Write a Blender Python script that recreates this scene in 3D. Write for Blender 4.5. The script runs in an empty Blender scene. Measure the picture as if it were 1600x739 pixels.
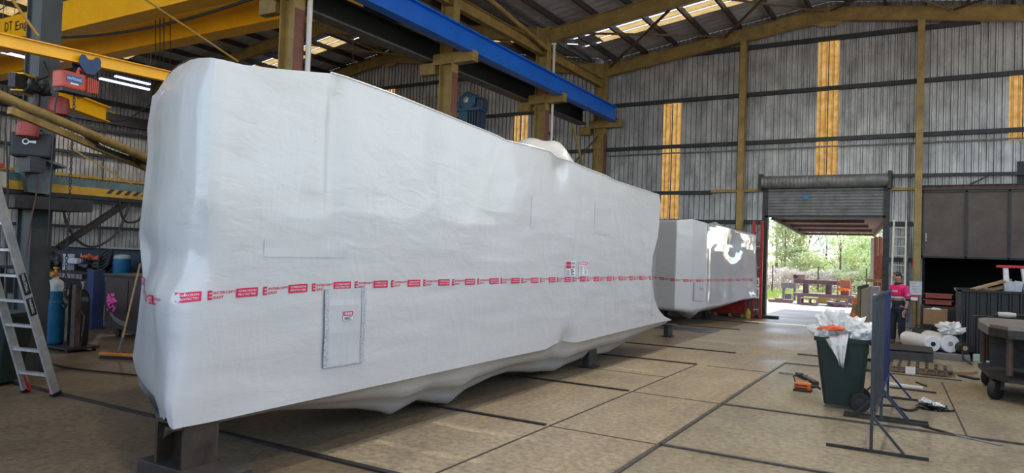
import bpy, bmesh, math, random
from mathutils import Vector, Matrix, noise
from mathutils.bvhtree import BVHTree
random.seed(7)
SC = bpy.context.scene
COL = SC.collection
V = Vector

# ------------------------------------------------------------------ camera
FPX, CAMZ = 1110.0, 1.95
_y, _p, _r = (math.radians(a) for a in (-30.53, 1.346, 1.893))
FWD = V((math.sin(_y)*math.cos(_p), math.cos(_y)*math.cos(_p), math.sin(_p)))
_rt = V((math.cos(_y), -math.sin(_y), 0)); _up = _rt.cross(FWD)
RGT = math.cos(_r)*_rt + math.sin(_r)*_up
UPV = -math.sin(_r)*_rt + math.cos(_r)*_up
CAM = V((0, 0, CAMZ))
cd = bpy.data.cameras.new('camera'); co = bpy.data.objects.new('camera', cd); COL.objects.link(co)
cd.sensor_width = 36; cd.lens = 36*FPX/1600; cd.clip_start = .05; cd.clip_end = 500
m = Matrix.Identity(4)
for i in range(3):
    m[i][0], m[i][1], m[i][2], m[i][3] = RGT[i], UPV[i], -FWD[i], CAM[i]
co.matrix_world = m
SC.camera = co

# ------------------------------------------------------------------ light
SC.view_settings.view_transform = 'Standard'; SC.view_settings.look = 'None'
SC.view_settings.gamma = 1; SC.view_settings.use_curve_mapping = False
SC.view_settings.exposure = 1.4
w = bpy.data.worlds.new('sky'); SC.world = w; w.use_nodes = True
nt = w.node_tree; nt.nodes.clear()
sky = nt.nodes.new('ShaderNodeTexSky'); sky.sky_type = 'NISHITA'; sky.sun_disc = False
sky.sun_elevation = math.radians(58); sky.sun_rotation = math.radians(8); sky.air_density = 1.0; sky.dust_density = 1.0
hz = nt.nodes.new('ShaderNodeMix'); hz.data_type = 'RGBA'; hz.inputs[0].default_value = .3; hz.inputs[7].default_value = (3.6, 3.75, 3.9, 1)   # thin high cloud
bg = nt.nodes.new('ShaderNodeBackground'); bg.inputs[1].default_value = 0.24
out = nt.nodes.new('ShaderNodeOutputWorld')
nt.links.new(sky.outputs[0], hz.inputs[6]); nt.links.new(hz.outputs[2], bg.inputs[0]); nt.links.new(bg.outputs[0], out.inputs[0])
sl = bpy.data.lights.new('sun', 'SUN'); sl.energy = 2.9; sl.angle = math.radians(.6); sl.color = (1, .95, .87)
so = bpy.data.objects.new('sun', sl); COL.objects.link(so)
so.rotation_euler = V((-.10, -.52, -.85)).to_track_quat('-Z', 'Y').to_euler()
LAMP_W = 420.0

# ------------------------------------------------------------------ pixel helpers: a photo pixel to a point on a real plane
def ray(u, v): return ((u-800)*RGT - (v-369.5)*UPV + FPX*FWD)/FPX
def atz(u, v, z=0.0): d = ray(u, v); return CAM + d*((z-CAMZ)/d.z)
def atx(u, v, x): d = ray(u, v); return CAM + d*(x/d.x)
def aty(u, v, y): d = ray(u, v); return CAM + d*(y/d.y)
def atplane(u, v, p, n):
    d = ray(u, v); return CAM + d*((p-CAM).dot(n)/d.dot(n))
def lerp(a, b, t): return a + (b-a)*t
def interp(pts, x):
    if x <= pts[0][0]: return pts[0][1]
    for (x0, y0), (x1, y1) in zip(pts, pts[1:]):
        if x <= x1: return y0 + (y1-y0)*((x-x0)/(x1-x0) if x1 > x0 else 0)
    return pts[-1][1]
def sinterp(pts, x):
    if x <= pts[0][0]: return pts[0][1]
    for (x0, y0), (x1, y1) in zip(pts, pts[1:]):
        if x <= x1:
            t = (x-x0)/(x1-x0); t = t*t*(3-2*t); return y0+(y1-y0)*t
    return pts[-1][1]

# ------------------------------------------------------------------ materials
MATS = {}
def mat(name, col, rough=.5, metal=0, var=.25, scale=6, col2=None, bump=0, bscale=40, stretch=(1, 1, 1), spec=.5, thr=None, coat=0):
    """principled with noise colour variation in object space"""
    if name in MATS: return MATS[name]
    mt = bpy.data.materials.new(name); mt.use_nodes = True; t = mt.node_tree; b = t.nodes['Principled BSDF']
    N = t.nodes.new; L = t.links.new
    b.inputs['Roughness'].default_value = rough; b.inputs['Metallic'].default_value = metal
    b.inputs['Specular IOR Level'].default_value = spec
    if coat: b.inputs['Coat Weight'].default_value = coat; b.inputs['Coat Roughness'].default_value = .12
    tc = N('ShaderNodeTexCoord'); mp = N('ShaderNodeMapping'); mp.inputs['Scale'].default_value = stretch
    L(tc.outputs['Object'], mp.inputs[0])
    nz = N('ShaderNodeTexNoise'); nz.inputs['Scale'].default_value = scale; nz.inputs['Detail'].default_value = 6; nz.inputs['Roughness'].default_value = .65
    L(mp.outputs[0], nz.inputs[0])
    rp = N('ShaderNodeValToRGB'); L(nz.outputs[0], rp.inputs[0])
    c = V(col); lo = V(col2) if col2 else c*(1-var); hi = c if col2 else c*(1+var*.5)
    a, bb = thr or (.32, .68)
    rp.color_ramp.elements[0].position = a; rp.color_ramp.elements[1].position = bb
    rp.color_ramp.elements[0].color = (*lo, 1); rp.color_ramp.elements[1].color = (*[min(1, x) for x in hi], 1)
    L(rp.outputs[0], b.inputs['Base Color'])
    if bump:
        n2 = N('ShaderNodeTexNoise'); n2.inputs['Scale'].default_value = bscale; n2.inputs['Detail'].default_value = 3
        L(mp.outputs[0], n2.inputs[0])
        bm = N('ShaderNodeBump'); bm.inputs['Strength'].default_value = bump; bm.inputs['Distance'].default_value = .02
        L(n2.outputs[0], bm.inputs['Height']); L(bm.outputs[0], b.inputs['Normal'])
    MATS[name] = mt; return mt
def translucent(name, col, mixw=.75, scale=9, col2=None):
    mt = bpy.data.materials.new(name); mt.use_nodes = True; t = mt.node_tree; t.nodes.clear(); N = t.nodes.new; L = t.links.new
    o = N('ShaderNodeOutputMaterial'); mx = N('ShaderNodeMixShader'); mx.inputs[0].default_value = mixw
    d = N('ShaderNodeBsdfDiffuse'); tr = N('ShaderNodeBsdfTranslucent')
    tc = N('ShaderNodeTexCoord'); nz = N('ShaderNodeTexNoise'); nz.inputs['Scale'].default_value = scale; nz.inputs['Detail'].default_value = 5
    L(tc.outputs['Object'], nz.inputs[0]); rp = N('ShaderNodeValToRGB'); L(nz.outputs[0], rp.inputs[0])
    rp.color_ramp.elements[0].position = .35; rp.color_ramp.elements[1].position = .65
    rp.color_ramp.elements[0].color = (*(col2 or [x*.7 for x in col]), 1); rp.color_ramp.elements[1].color = (*col, 1)
    L(rp.outputs[0], d.inputs[0]); L(rp.outputs[0], tr.inputs[0])
    L(d.outputs[0], mx.inputs[1]); L(tr.outputs[0], mx.inputs[2]); L(mx.outputs[0], o.inputs[0]); return mt
def emis(name, col, s):
    mt = bpy.data.materials.new(name); mt.use_nodes = True; b = mt.node_tree.nodes['Principled BSDF']
    b.inputs['Base Color'].default_value = (*col, 1); b.inputs['Emission Color'].default_value = (*col, 1); b.inputs['Emission Strength'].default_value = s; return mt

GRIME_SHADE = mat('grimy shaded rib sides', (.15, .155, .17), .6, .2, .4, 3)  # rib sides darkened: some grime, partly corrugation shade put into the colour
GALV = mat('galvanised sheet', (.46, .465, .48), .45, .3, .5, 2.2, stretch=(1, 1, .5), bump=.1)
ROOFM = mat('roof sheet', (.46, .46, .48), .55, .1, .35, .8, bump=.1)
GIRT = mat('girt steel', (.035, .038, .045), .55, .2, .4, 3)
OCHRE = mat('ochre painted steel', (.33, .225, .07), .55, 0, .4, 2.5, bump=.08)
YEL = mat('crane yellow paint', (.98, .49, .002), .35, 0, .12, 1.5)
YELD = mat('old yellow paint', (.40, .25, .05), .55, 0, .45, 5)
BLUE = mat('runway blue paint', (.006, .15, .72), .35, 0, .15, 1.5)
DGREEN = mat('runway dark paint', (.012, .022, .024), .45, 0, .3, 2)
DKSTEEL = mat('dark steel', (.045, .042, .042), .5, .4, .45, 7, bump=.1)
BLACK = mat('black plastic', (.012, .012, .013), .5, 0, .3, 9)
RUSTY = mat('brown rusted steel', (.085, .052, .04), .6, .15, .5, 5, bump=.15)
RUBBER = mat('rubber', (.02, .02, .02), .75, 0, .3, 12)
ALU = mat('worn aluminium', (.55, .55, .54), .42, .55, .25, 9)
STEEL = mat('bare steel', (.32, .32, .33), .4, .6, .4, 8)
REDP = mat('red paint', (.42, .02, .015), .5, 0, .35, 6)
ORNG = mat('orange paint', (.72, .16, .02), .45, 0, .3, 9)
WOOD = mat('timber', (.42, .27, .13), .65, 0, .4, 3, stretch=(1, 1, 8))
CARD = mat('cardboard', (.38, .25, .13), .8, 0, .15, 4)
GREYG = mat('machine green grey paint', (.10, .13, .125), .5, 0, .45, 4)
BIN = mat('green bin plastic', (.008, .025, .02), .45, 0, .3, 4)
WHITEP = mat('white paint', (.75, .75, .73), .5, 0, .1, 5)
INK = mat('print red', (.62, .012, .07), .45, 0, .1, 5)
INKW = mat('print white', (.85, .85, .85), .45, 0, .05, 5)
INKK = mat('print black', (.015, .015, .018), .5, 0, .05, 5)
NAVY = mat('navy paint', (.015, .03, .11), .5, 0, .3, 6)
GLOWY = translucent('amber fibreglass', (.27, .16, .055), .85, 5, (.19, .10, .026))
GLOWR = translucent('cream fibreglass', (.27, .185, .08), .8, 3, (.20, .13, .045))

# ------------------------------------------------------------------ mesh builder
ORG = {}
def smooth_path(pts, k=6):
    """Catmull-Rom through the points"""
    p = [V(q) for q in pts]; p = [p[0]*2-p[1]]+p+[p[-1]*2-p[-2]]; out = []
    for i in range(1, len(p)-2):
        a, b_, c, d_ = p[i-1:i+3]
        for j in range(k):
            t_ = j/k; out.append(.5*((2*b_)+(c-a)*t_+(2*a-5*b_+4*c-d_)*t_*t_+(3*b_-a-3*c+d_)*t_**3))
    return out+[p[-2]]
class MB:
    def __init__(s): s.v = []; s.f = []; s.mi = []; s.mats = []; s.cur = 0
    def use(s, m):
        if m not in s.mats: s.mats.append(m)
        s.cur = s.mats.index(m); return s
    def add(s, vs, fs):
        o = len(s.v); s.v += [V(x) for x in vs]; s.f += [tuple(i+o for i in f) for f in fs]; s.mi += [s.cur]*len(fs); return s
    def box(s, c, d, rot=None, bev=0):
        x, y, z = (a/2 for a in d); R = rot or Matrix.Identity(3); c = V(c)
        if bev:
            bm = bmesh.new(); bmesh.ops.create_cube(bm, size=1)
            for q in bm.verts: q.co = V((q.co.x*d[0], q.co.y*d[1], q.co.z*d[2]))
            bmesh.ops.bevel(bm, geom=bm.edges[:], offset=bev, segments=2, affect='EDGES', profile=.6)
            bm.verts.index_update(); s.add([c + R @ q.co for q in bm.verts], [[q.index for q in f.verts] for f in bm.faces]); bm.free(); return s
        vs = [c + R @ V((i*x, j*y, k*z)) for i in (-1, 1) for j in (-1, 1) for k in (-1, 1)]
        return s.add(vs, [(0, 1, 3, 2), (4, 6, 7, 5), (0, 4, 5, 1), (2, 3, 7, 6), (0, 2, 6, 4), (1, 5, 7, 3)])
    def b2(s, p, q, bev=0):
        return s.box([(a+b)/2 for a, b in zip(p, q)], [abs(b-a) for a, b in zip(p, q)], bev=bev)
    def frame(s, a, b, up=V((0, 0, 1))):
        d = (b-a).normalized()
        if abs(d.dot(up)) > .98: up = V((0, 1, 0)) if abs(d.y) < .9 else V((1, 0, 0))
        x = d.cross(up).normalized(); y = x.cross(d).normalized(); return x, y, d
    def bar(s, a, b, wd, h, up=V((0, 0, 1)), bev=0):
        a, b = V(a), V(b); x, y, d = s.frame(a, b, up)
        R = Matrix((x, y, d)).transposed(); return s.box((a+b)/2, (wd, h, (b-a).length), R, bev)
    def prof(s, a, b, poly, up=V((0, 0, 1)), close=True):
        """extrude a 2-D polygon (across, up) from a to b"""
        a, b = V(a), V(b); x, y, d = s.frame(a, b, up); n = len(poly)
        vs = [p + x*q[0] + y*q[1] for p in (a, b) for q in poly]
        fs = [(i, (i+1) % n, n+(i+1) % n, n+i) for i in range(n)]
        if close: fs += [tuple(range(n))[::-1], tuple(range(n, 2*n))]
        return s.add(vs, fs)
    def ibeam(s, a, b, h, w_, tf=.02, tw=.012, up=V((0, 0, 1))):
        H, W, T = h/2, w_/2, tw/2
        return s.prof(a, b, [(-W, -H), (W, -H), (W, -H+tf), (T, -H+tf), (T, H-tf), (W, H-tf), (W, H), (-W, H), (-W, H-tf), (-T, H-tf), (-T, -H+tf), (-W, -H+tf)], up)
    def tube(s, pts, r, n=8, cap=True):
        pts = [V(p) for p in pts]; rs = r if isinstance(r, (list, tuple)) else [r]*len(pts)
        vs = []; up = V((0, 0, 1)); px = None
        for i, p in enumerate(pts):
            d = (pts[min(i+1, len(pts)-1)] - pts[max(i-1, 0)]).normalized()
            if px is None:
                px = d.cross(up) if abs(d.z) < .95 else d.cross(V((0, 1, 0)))
            px = (px - d*px.dot(d)).normalized(); py = d.cross(px)
            vs += [p + (px*math.cos(k*2*math.pi/n) + py*math.sin(k*2*math.pi/n))*rs[i] for k in range(n)]
        fs = [(i*n+k, i*n+(k+1) % n, (i+1)*n+(k+1) % n, (i+1)*n+k) for i in range(len(pts)-1) for k in range(n)]
        if cap: fs += [tuple(range(n))[::-1], tuple((len(pts)-1)*n+k for k in range(n))]
        return s.add(vs, fs)
    def cyl(s, a, b, r, n=20): return s.tube([a, b], r, n)
    def lathe(s, c, prof, n=20, axis=V((0, 0, 1))):
        """profile of (radius, height) along axis"""
        c = V(c); axis = V(axis).normalized(); x = axis.orthogonal().normalized(); y = axis.cross(x)
        vs = [c + axis*h + (x*math.cos(k*2*math.pi/n)+y*math.sin(k*2*math.pi/n))*max(r, 1e-4) for r, h in prof for k in range(n)]
        m_ = len(prof)
        fs = [(i*n+k, i*n+(k+1) % n, (i+1)*n+(k+1) % n, (i+1)*n+k) for i in range(m_-1) for k in range(n)]
        fs += [tuple(range(n))[::-1], tuple((m_-1)*n+k for k in range(n))]
        return s.add(vs, fs)
    def ball(s, c, r, n=12, m_=8):
        c = V(c); r = V(r) if not isinstance(r, (int, float)) else V((r, r, r))
        pr = [(math.sin(math.pi*i/m_), -math.cos(math.pi*i/m_)) for i in range(m_+1)]
        vs = [c + V((q*math.cos(k*2*math.pi/n)*r.x, q*math.sin(k*2*math.pi/n)*r.y, h*r.z)) for q, h in pr for k in range(n)]
        return s.add(vs, [(i*n+k, i*n+(k+1) % n, (i+1)*n+(k+1) % n, (i+1)*n+k) for i in range(m_) for k in range(n)])
    def poly(s, pts, th, nrm):
        """flat polygon with thickness along nrm"""
        nrm = V(nrm).normalized(); n = len(pts); pts = [V(p) for p in pts]
        vs = pts + [p + nrm*th for p in pts]
        return s.add(vs, [tuple(range(n))[::-1], tuple(range(n, 2*n))] + [(i, (i+1) % n, n+(i+1) % n, n+i) for i in range(n)])
    def grid(s, rows, wrap=False):
        n = len(rows[0]); vs = [p for r in rows for p in r]
        fs = [(i*n+k, i*n+(k+1) % n, (i+1)*n+(k+1) % n, (i+1)*n+k) for i in range(len(rows)-1) for k in range(n if wrap else n-1)]
        return s.add(vs, fs)
    def build(s, name, material=None, parent=None, smooth=False, weld=0, recalc=True, origin=None, solid=0):
        me = bpy.data.meshes.new(name)
        if parent is not None: org = ORG[parent.name]
        elif origin is not None: org = V(origin)
        elif s.v:
            lo = [min(p[i] for p in s.v) for i in range(3)]; hi = [max(p[i] for p in s.v) for i in range(3)]
            org = V(((lo[0]+hi[0])/2, (lo[1]+hi[1])/2, lo[2]))
        else: org = V((0, 0, 0))
        me.from_pydata([p-org for p in s.v], [], s.f)
        ms = s.mats or [material]
        for q in ms: me.materials.append(q)
        if len(ms) > 1: me.polygons.foreach_set('material_index', s.mi)
        bm = bmesh.new(); bm.from_mesh(me)
        if weld: bmesh.ops.remove_doubles(bm, verts=bm.verts[:], dist=weld)
        if recalc: bmesh.ops.recalc_face_normals(bm, faces=bm.faces[:])
        bm.to_mesh(me); bm.free()
        if smooth:
            me.shade_smooth() if hasattr(me, 'shade_smooth') else None
            if smooth != 'all': me.set_sharp_from_angle(angle=math.radians(40))
        o = bpy.data.objects.new(name, me); COL.objects.link(o)
        if parent is not None: o.parent = parent
        else: o.location = org
        ORG[o.name] = org
        if solid:
            md = o.modifiers.new('thickness', 'SOLIDIFY'); md.thickness = solid; md.offset = 0
        return o
def tag(o, label, cat, group=None, kind=None):
    o['label'] = label; o['category'] = cat
    if group: o['group'] = group
    if kind: o['kind'] = kind
    return o
def thing(name, label, cat, loc, group=None):
    o = bpy.data.objects.new(name, None); COL.objects.link(o); o.location = loc; o.empty_display_size = .2
    ORG[o.name] = V(loc); return tag(o, label, cat, group)
def struct(o): o['kind'] = 'structure'; return o
def sgroup(name, loc=(0, 0, 0)):
    o = bpy.data.objects.new(name, None); COL.objects.link(o); o.location = loc; ORG[o.name] = V(loc); return struct(o)
def copy_tree(o, loc, label=None, parent=None):
    c = o.copy(); COL.objects.link(c); ORG[c.name] = V(loc)
    if parent is None: c.location = loc
    else: c.parent = parent
    if label: c['label'] = label
    for ch in list(o.children): copy_tree(ch, loc, None, c)
    return c
_dg = None
def text_polys(s, size, bold=0.0):
    """a string as flat 2-D polygons"""
    cu = bpy.data.curves.new('t', 'FONT'); cu.body = s; cu.size = size; cu.offset = bold; cu.resolution_u = 2
    ob = bpy.data.objects.new('t', cu); COL.objects.link(ob)
    dg = bpy.context.evaluated_depsgraph_get(); me = bpy.data.meshes.new_from_object(ob.evaluated_get(dg))
    vs = [(p.co.x, p.co.y) for p in me.vertices]; fs = [tuple(p.vertices) for p in me.polygons]
    bpy.data.objects.remove(ob); bpy.data.curves.remove(cu); bpy.data.meshes.remove(me)
    return vs, fs
def put_text(mb, s, origin, right, up, width=None, height=None, size=.1, m_=None, off=.004, bold=0):
    vs, fs = text_polys(s, size, bold)
    if not vs: return
    x0 = min(p[0] for p in vs); x1 = max(p[0] for p in vs); y0 = min(p[1] for p in vs); y1 = max(p[1] for p in vs)
    sx = width/(x1-x0) if width else 1; sy = height/(y1-y0) if height else sx
    n = V(right).cross(V(up)).normalized(); o = V(origin)
    mb.use(m_); mb.add([o + V(right)*((p[0]-x0)*sx) + V(up)*((p[1]-y0)*sy) + n*off for p in vs], fs)

# ================================================================== SETTING
XC, XR, XL, XW, YW = -11.3, -3.1, -22.2, -33.0, 26.0       # column line, two ridges, left wall, far wall
YB, XE = -5.0, 6.0                                         # open rear and open right side of the shed
def rb(x):                                                 # underside of the rafters
    return 10.13-.14*abs(x-XR) if x > XC else 10.8-.157*abs(x-XL)
def rs(x): return rb(x)+.70                                # underside of the roof sheets

# ---- floor: worn brown concrete with raised steel edge strips
fm = bpy.data.materials.new('shop floor'); fm.use_nodes = True; t = fm.node_tree; b = t.nodes['Principled BSDF']; N = t.nodes.new; L = t.links.new
tc = N('ShaderNodeTexCoord')
def nz(scale, st=(1, 1, 1), det=6, rough=.65):
    mp = N('ShaderNodeMapping'); mp.inputs['Scale'].default_value = st; L(tc.outputs['Object'], mp.inputs[0])
    n = N('ShaderNodeTexNoise'); n.inputs['Scale'].default_value = scale; n.inputs['Detail'].default_value = det; n.inputs['Roughness'].default_value = rough
    L(mp.outputs[0], n.inputs[0]); return n
def ramp(src, stops):
    r = N('ShaderNodeValToRGB'); L(src, r.inputs[0]); e = r.color_ramp.elements
    while len(e) < len(stops): e.new(.5)
    for q, (p, c) in zip(e, stops): q.position = p; q.color = (*c, 1)
    return r
def mix(a, b_, f, mode='MIX'):
    m_ = N('ShaderNodeMix'); m_.data_type = 'RGBA'; m_.blend_type = mode
    (L(f, m_.inputs[0]) if not isinstance(f, float) else setattr(m_.inputs[0], 'default_value', f)); L(a, m_.inputs[6]); L(b_, m_.inputs[7]); return m_.outputs[2]
n1 = nz(.5, det=8); n2 = nz(2.2, (1, .35, 1), 8, .7); n3 = nz(14, det=5); n4 = nz(.16, det=3)
c1 = ramp(n1.outputs[0], [(.3, (.16, .125, .08)), (.5, (.37, .29, .175)), (.72, (.50, .40, .255))])
c2 = ramp(n2.outputs[0], [(.30, (.12, .092, .062)), (.52, (.38, .305, .185)), (.75, (.56, .46, .30))])
c4 = ramp(n4.outputs[0], [(.4, (.36, .285, .185)), (.62, (.34, .30, .24))])
c3 = ramp(n3.outputs[0], [(.35, (.5, .48, .46)), (.6, (1.1, 1.08, 1.05))])
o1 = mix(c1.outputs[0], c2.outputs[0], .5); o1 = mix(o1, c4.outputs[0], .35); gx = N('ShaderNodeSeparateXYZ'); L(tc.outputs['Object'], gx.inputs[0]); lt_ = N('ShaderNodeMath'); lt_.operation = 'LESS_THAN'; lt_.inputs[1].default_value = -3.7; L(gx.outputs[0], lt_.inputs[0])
lt2 = N('ShaderNodeMath'); lt2.operation = 'LESS_THAN'; lt2.inputs[1].default_value = 4.85; L(gx.outputs[1], lt2.inputs[0]); lt3 = N('ShaderNodeMath'); lt3.operation = 'MAXIMUM'; L(lt2.outputs[0], lt3.inputs[0]); lf = N('ShaderNodeMath'); lf.operation = 'LESS_THAN'; lf.inputs[1].default_value = -4.95; L(gx.outputs[0], lf.inputs[0]); L(lf.outputs[0], lt3.inputs[1]); lm = N('ShaderNodeMath'); lm.operation = 'MULTIPLY'; L(lt_.outputs[0], lm.inputs[0]); L(lt3.outputs[0], lm.inputs[1])   # older oil-browned slabs on the left, widened to paint shade under the box
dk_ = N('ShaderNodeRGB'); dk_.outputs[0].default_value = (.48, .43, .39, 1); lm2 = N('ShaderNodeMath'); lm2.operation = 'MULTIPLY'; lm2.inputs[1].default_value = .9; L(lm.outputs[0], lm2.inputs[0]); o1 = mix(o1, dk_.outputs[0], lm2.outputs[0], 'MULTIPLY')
g1 = N('ShaderNodeMath'); g1.operation = 'GREATER_THAN'; g1.inputs[1].default_value = -2.4; L(gx.outputs[0], g1.inputs[0]); gr_ = N('ShaderNodeRGB'); gr_.outputs[0].default_value = (.83, .88, .91, 1); o1 = mix(o1, gr_.outputs[0], g1.outputs[0], 'MULTIPLY')   # greyer slabs on the right
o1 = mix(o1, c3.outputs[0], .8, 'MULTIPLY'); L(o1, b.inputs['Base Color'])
rr = ramp(n1.outputs[0], [(.3, (.30,)*3), (.7, (.62,)*3)]); L(rr.outputs[0], b.inputs['Roughness'])
bp_ = N('ShaderNodeBump'); bp_.inputs['Strength'].default_value = .12; bp_.inputs['Distance'].default_value = .01; L(n3.outputs[0], bp_.inputs['Height']); L(bp_.outputs[0], b.inputs['Normal'])
b.inputs['Specular IOR Level'].default_value = .4
mb = MB()
xs = [XW-.2, -12, -3.7, -2.4, XE]; ys = [YB, 4.85, 7.25, 9.8, 13.15, 14.6, 20, YW+.3]
mb.grid([[V((x, y, 0)) for x in xs] for y in ys])
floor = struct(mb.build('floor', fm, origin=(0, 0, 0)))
# raised strips and sunken joints
def strip(a, b_, wd=.045, h=.018, m_=None): struct(MB().bar((a[0], a[1], h/2), (b_[0], b_[1], h/2), wd, h).build('trim_1', m_ or STRIP, origin=(a[0], a[1], 0)))
STRIP = mat('floor edge steel', (.12, .11, .10), .38, .6, .4, 9)
JOINT = mat('floor joint dirt', (.05, .042, .035), .8, 0, .3, 9)
strip((-16, 4.85), (-3.75, 4.85), .07, .02, DKSTEEL)
strip((-2.4, 5.6), (-2.4, 14.6)); strip((-2.4, 7.25), (6, 7.22)); strip((-2.4, 9.8), (6, 9.8)); strip((-2.4, 14.6), (.5, 14.6), .04)
strip((-12, 7.25), (-3.75, 7.25), .05, .02, DKSTEEL); strip((-12, 9.82), (-3.75, 9.84), .05, .02, DKSTEEL)
strip((-12, 13.15), (-3.7, 13.15), .05, .02, DKSTEEL); strip((-9, 15.35), (-3.5, 15.35), .05, .02, DKSTEEL); strip((-3.5, 13.15), (-2.4, 13.15), .03, .004, JOINT)
strip((-9, 20.6), (-4.6, 20.6), .05, .02, DKSTEEL); strip((-9, 23.2), (-4.6, 23.2), .05, .02, DKSTEEL); strip((-2.4, 16.2), (0.3, 16.2), .05, .02, DKSTEEL)
strip((-3.7, 4.9), (-3.7, 13.15), .025, .004, JOINT); strip((-3.7, 7.25), (-2.4, 7.25), .02, .004, JOINT); strip((-3.7, 9.84), (-2.4, 9.82), .02, .004, JOINT)
strip((-3.7, 11.4), (-6, 11.4), .02, .004, JOINT); strip((.4, 9.85), (.2, 14.2), .02, .004, JOINT)

# ---- corrugated sheets
def corr(mb, a, b_, z0, z1, nrm, pitch=.19, dep=.045):
    a, b_ = V(a), V(b_); d = b_-a; ln = d.length; d /= ln; nrm = V(nrm)
    ss = []; k = 0
    s = 0.0
    while s < ln:
        for f, o in ((0, 0), (.60, 0), (.68, 1), (.90, 1), (.98, 0)):
            q = s+f*pitch
            if q < ln: ss.append((q, o))
        s += pitch
    ss.append((ln, 0))
    lo, hi = [], []
    for q, o in ss:
        p = a + d*q + nrm*(dep*o)
        zz0 = z0(p) if callable(z0) else z0; zz1 = z1(p) if callable(z1) else z1
        lo.append(V((p.x, p.y, zz0))); hi.append(V((p.x, p.y, max(zz1, zz0+.01))))
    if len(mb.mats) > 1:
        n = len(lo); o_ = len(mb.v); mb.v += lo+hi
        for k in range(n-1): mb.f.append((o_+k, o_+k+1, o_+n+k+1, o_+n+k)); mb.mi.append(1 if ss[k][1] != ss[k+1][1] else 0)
    else: mb.grid([lo, hi])
top = lambda p: rs(p.x)+.02
wf = sgroup('wall_far', (XR, YW, 0))
STR = [(-22.62, -22.05, 6.0, 9.6), (-15.4, -14.72, 5.2, 7.8), (-8.83, -8.12, 3.45, 7.8), (-3.42, -2.74, 4.9, 9.55), (1.97, 2.66, 5.85, 7.85)]
CL2 = [GALV, GRIME_SHADE]
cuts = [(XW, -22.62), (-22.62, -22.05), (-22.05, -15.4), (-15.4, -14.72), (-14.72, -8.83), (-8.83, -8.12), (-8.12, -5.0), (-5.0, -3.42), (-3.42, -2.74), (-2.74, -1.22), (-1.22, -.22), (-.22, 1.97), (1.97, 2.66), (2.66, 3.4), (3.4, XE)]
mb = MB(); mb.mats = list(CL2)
for x0, x1 in cuts:
    z0 = 0
    if -5.01 < x0 and x1 < -1.2: z0 = 4.5
    if -.23 < x0 and x1 < 3.41: z0 = 2.3
    st = [s_ for s_ in STR if abs(s_[0]-x0) < .01]
    if st:
        if st[0][2] > z0+.05: corr(mb, (x0, YW, 0), (x1, YW, 0), z0, st[0][2], (0, -1, 0))
        corr(mb, (x0, YW, 0), (x1, YW, 0), st[0][3], top, (0, -1, 0))
    else: corr(mb, (x0, YW, 0), (x1, YW, 0), z0, top, (0, -1, 0))
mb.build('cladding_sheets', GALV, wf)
for s_ in STR:
    m2 = MB(); xm = (s_[0]+s_[1])/2
    corr(m2, (s_[0]-.05, YW+.05, 0), (xm-.006, YW+.05, 0), s_[2]-.05, s_[3]+.05, (0, -1, 0), .17); corr(m2, (xm+.006, YW+.05, 0), (s_[1]+.05, YW+.05, 0), s_[2]-.05, s_[3]+.05, (0, -1, 0), .17)
    m2.build('skylight_panel', GLOWY, wf)
    MB().b2((xm-.012, YW-.03, s_[2]), (xm+.012, YW+.03, s_[3])).build('panel_lap', GIRT, wf)
def girt(x0, x1, z, h=.13, m_=GIRT, nm='girt', y=YW-.125): MB().prof((x0, y, z), (x1, y, z), [(.07, -h/2), (-.07, -h/2), (-.07, -h/2+.02), (.05, -h/2+.02), (.05, h/2-.02), (-.07, h/2-.02), (-.07, h/2), (.07, h/2)]).build(nm, m_, wf)
for z in (7.86, 6.14): girt(XW, XE, z)
girt(-8, 1.2, 9.55, .14); girt(-24.5, -18, 9.62); girt(-33, -11.4, 4.4); girt(-11, -6.9, 4.40); girt(-6.9, -5.1, 4.44, .09, YELD); girt(-1.2, -.3, 4.42, .09, YELD); girt(-11, -5.05, 3.33); girt(-1.2, -.5, 3.3); girt(-1.2, -.4, 2.15)
MB().tube([(-11, YW-.12, 5.9), (XE, YW-.12, 5.88)], .028).build('conduit', STEEL, wf)
MB().tube([(-.62, YW-.12, 0.2), (-.62, YW-.12, 5.75), (-.60, YW-.12, 5.88)], .03).build('conduit', STEEL, wf)

wl = sgroup('wall_left', (XW, 10, 0))
wb = sgroup('wall_rear_blocker', (-13, YB, 0)); q = MB(); corr(q, (XW, YB, 0), (XE, YB, 0), 0, 2.4, (0, 1, 0)); q.build('cladding_sheets', GALV, wb)  # unseen low rear wall, added to keep low-angle light from under the box
for z in (.6, 2.35): MB().bar((XW, YB+.1, z), (XE, YB+.1, z), .1, .12).build('girt', GIRT, wb)  # girts of the added rear blocker wall
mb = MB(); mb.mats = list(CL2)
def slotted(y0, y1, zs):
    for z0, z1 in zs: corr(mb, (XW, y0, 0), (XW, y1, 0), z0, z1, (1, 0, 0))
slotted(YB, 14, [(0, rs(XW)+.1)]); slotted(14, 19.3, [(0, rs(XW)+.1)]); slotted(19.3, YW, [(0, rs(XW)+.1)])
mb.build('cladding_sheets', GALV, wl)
for z, h, m_ in ((1.42, .14, GIRT), (2.5, .12, GIRT), (3.65, .14, GIRT), (4.75, .12, YELD), (5.8, .12, GIRT), (7.0, .14, GIRT), (8.3, .2, GIRT)):
    MB().bar((XW+.1, YB, z), (XW+.1, YW, z), .16, h).build('girt', m_, wl)
MB().bar((XW+.2, YB, 7.55), (XW+.2, YW, 7.55), .3, .5).build('eave_duct', GIRT, wl)
for y in (10.1, 15.5, 20.8): MB().ibeam((XW+.35, y, 0), (XW+.35, y, rb(XW)), .35, .22, up=V((1, 0, 0))).build('wall_post', OCHRE, wl)

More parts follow.
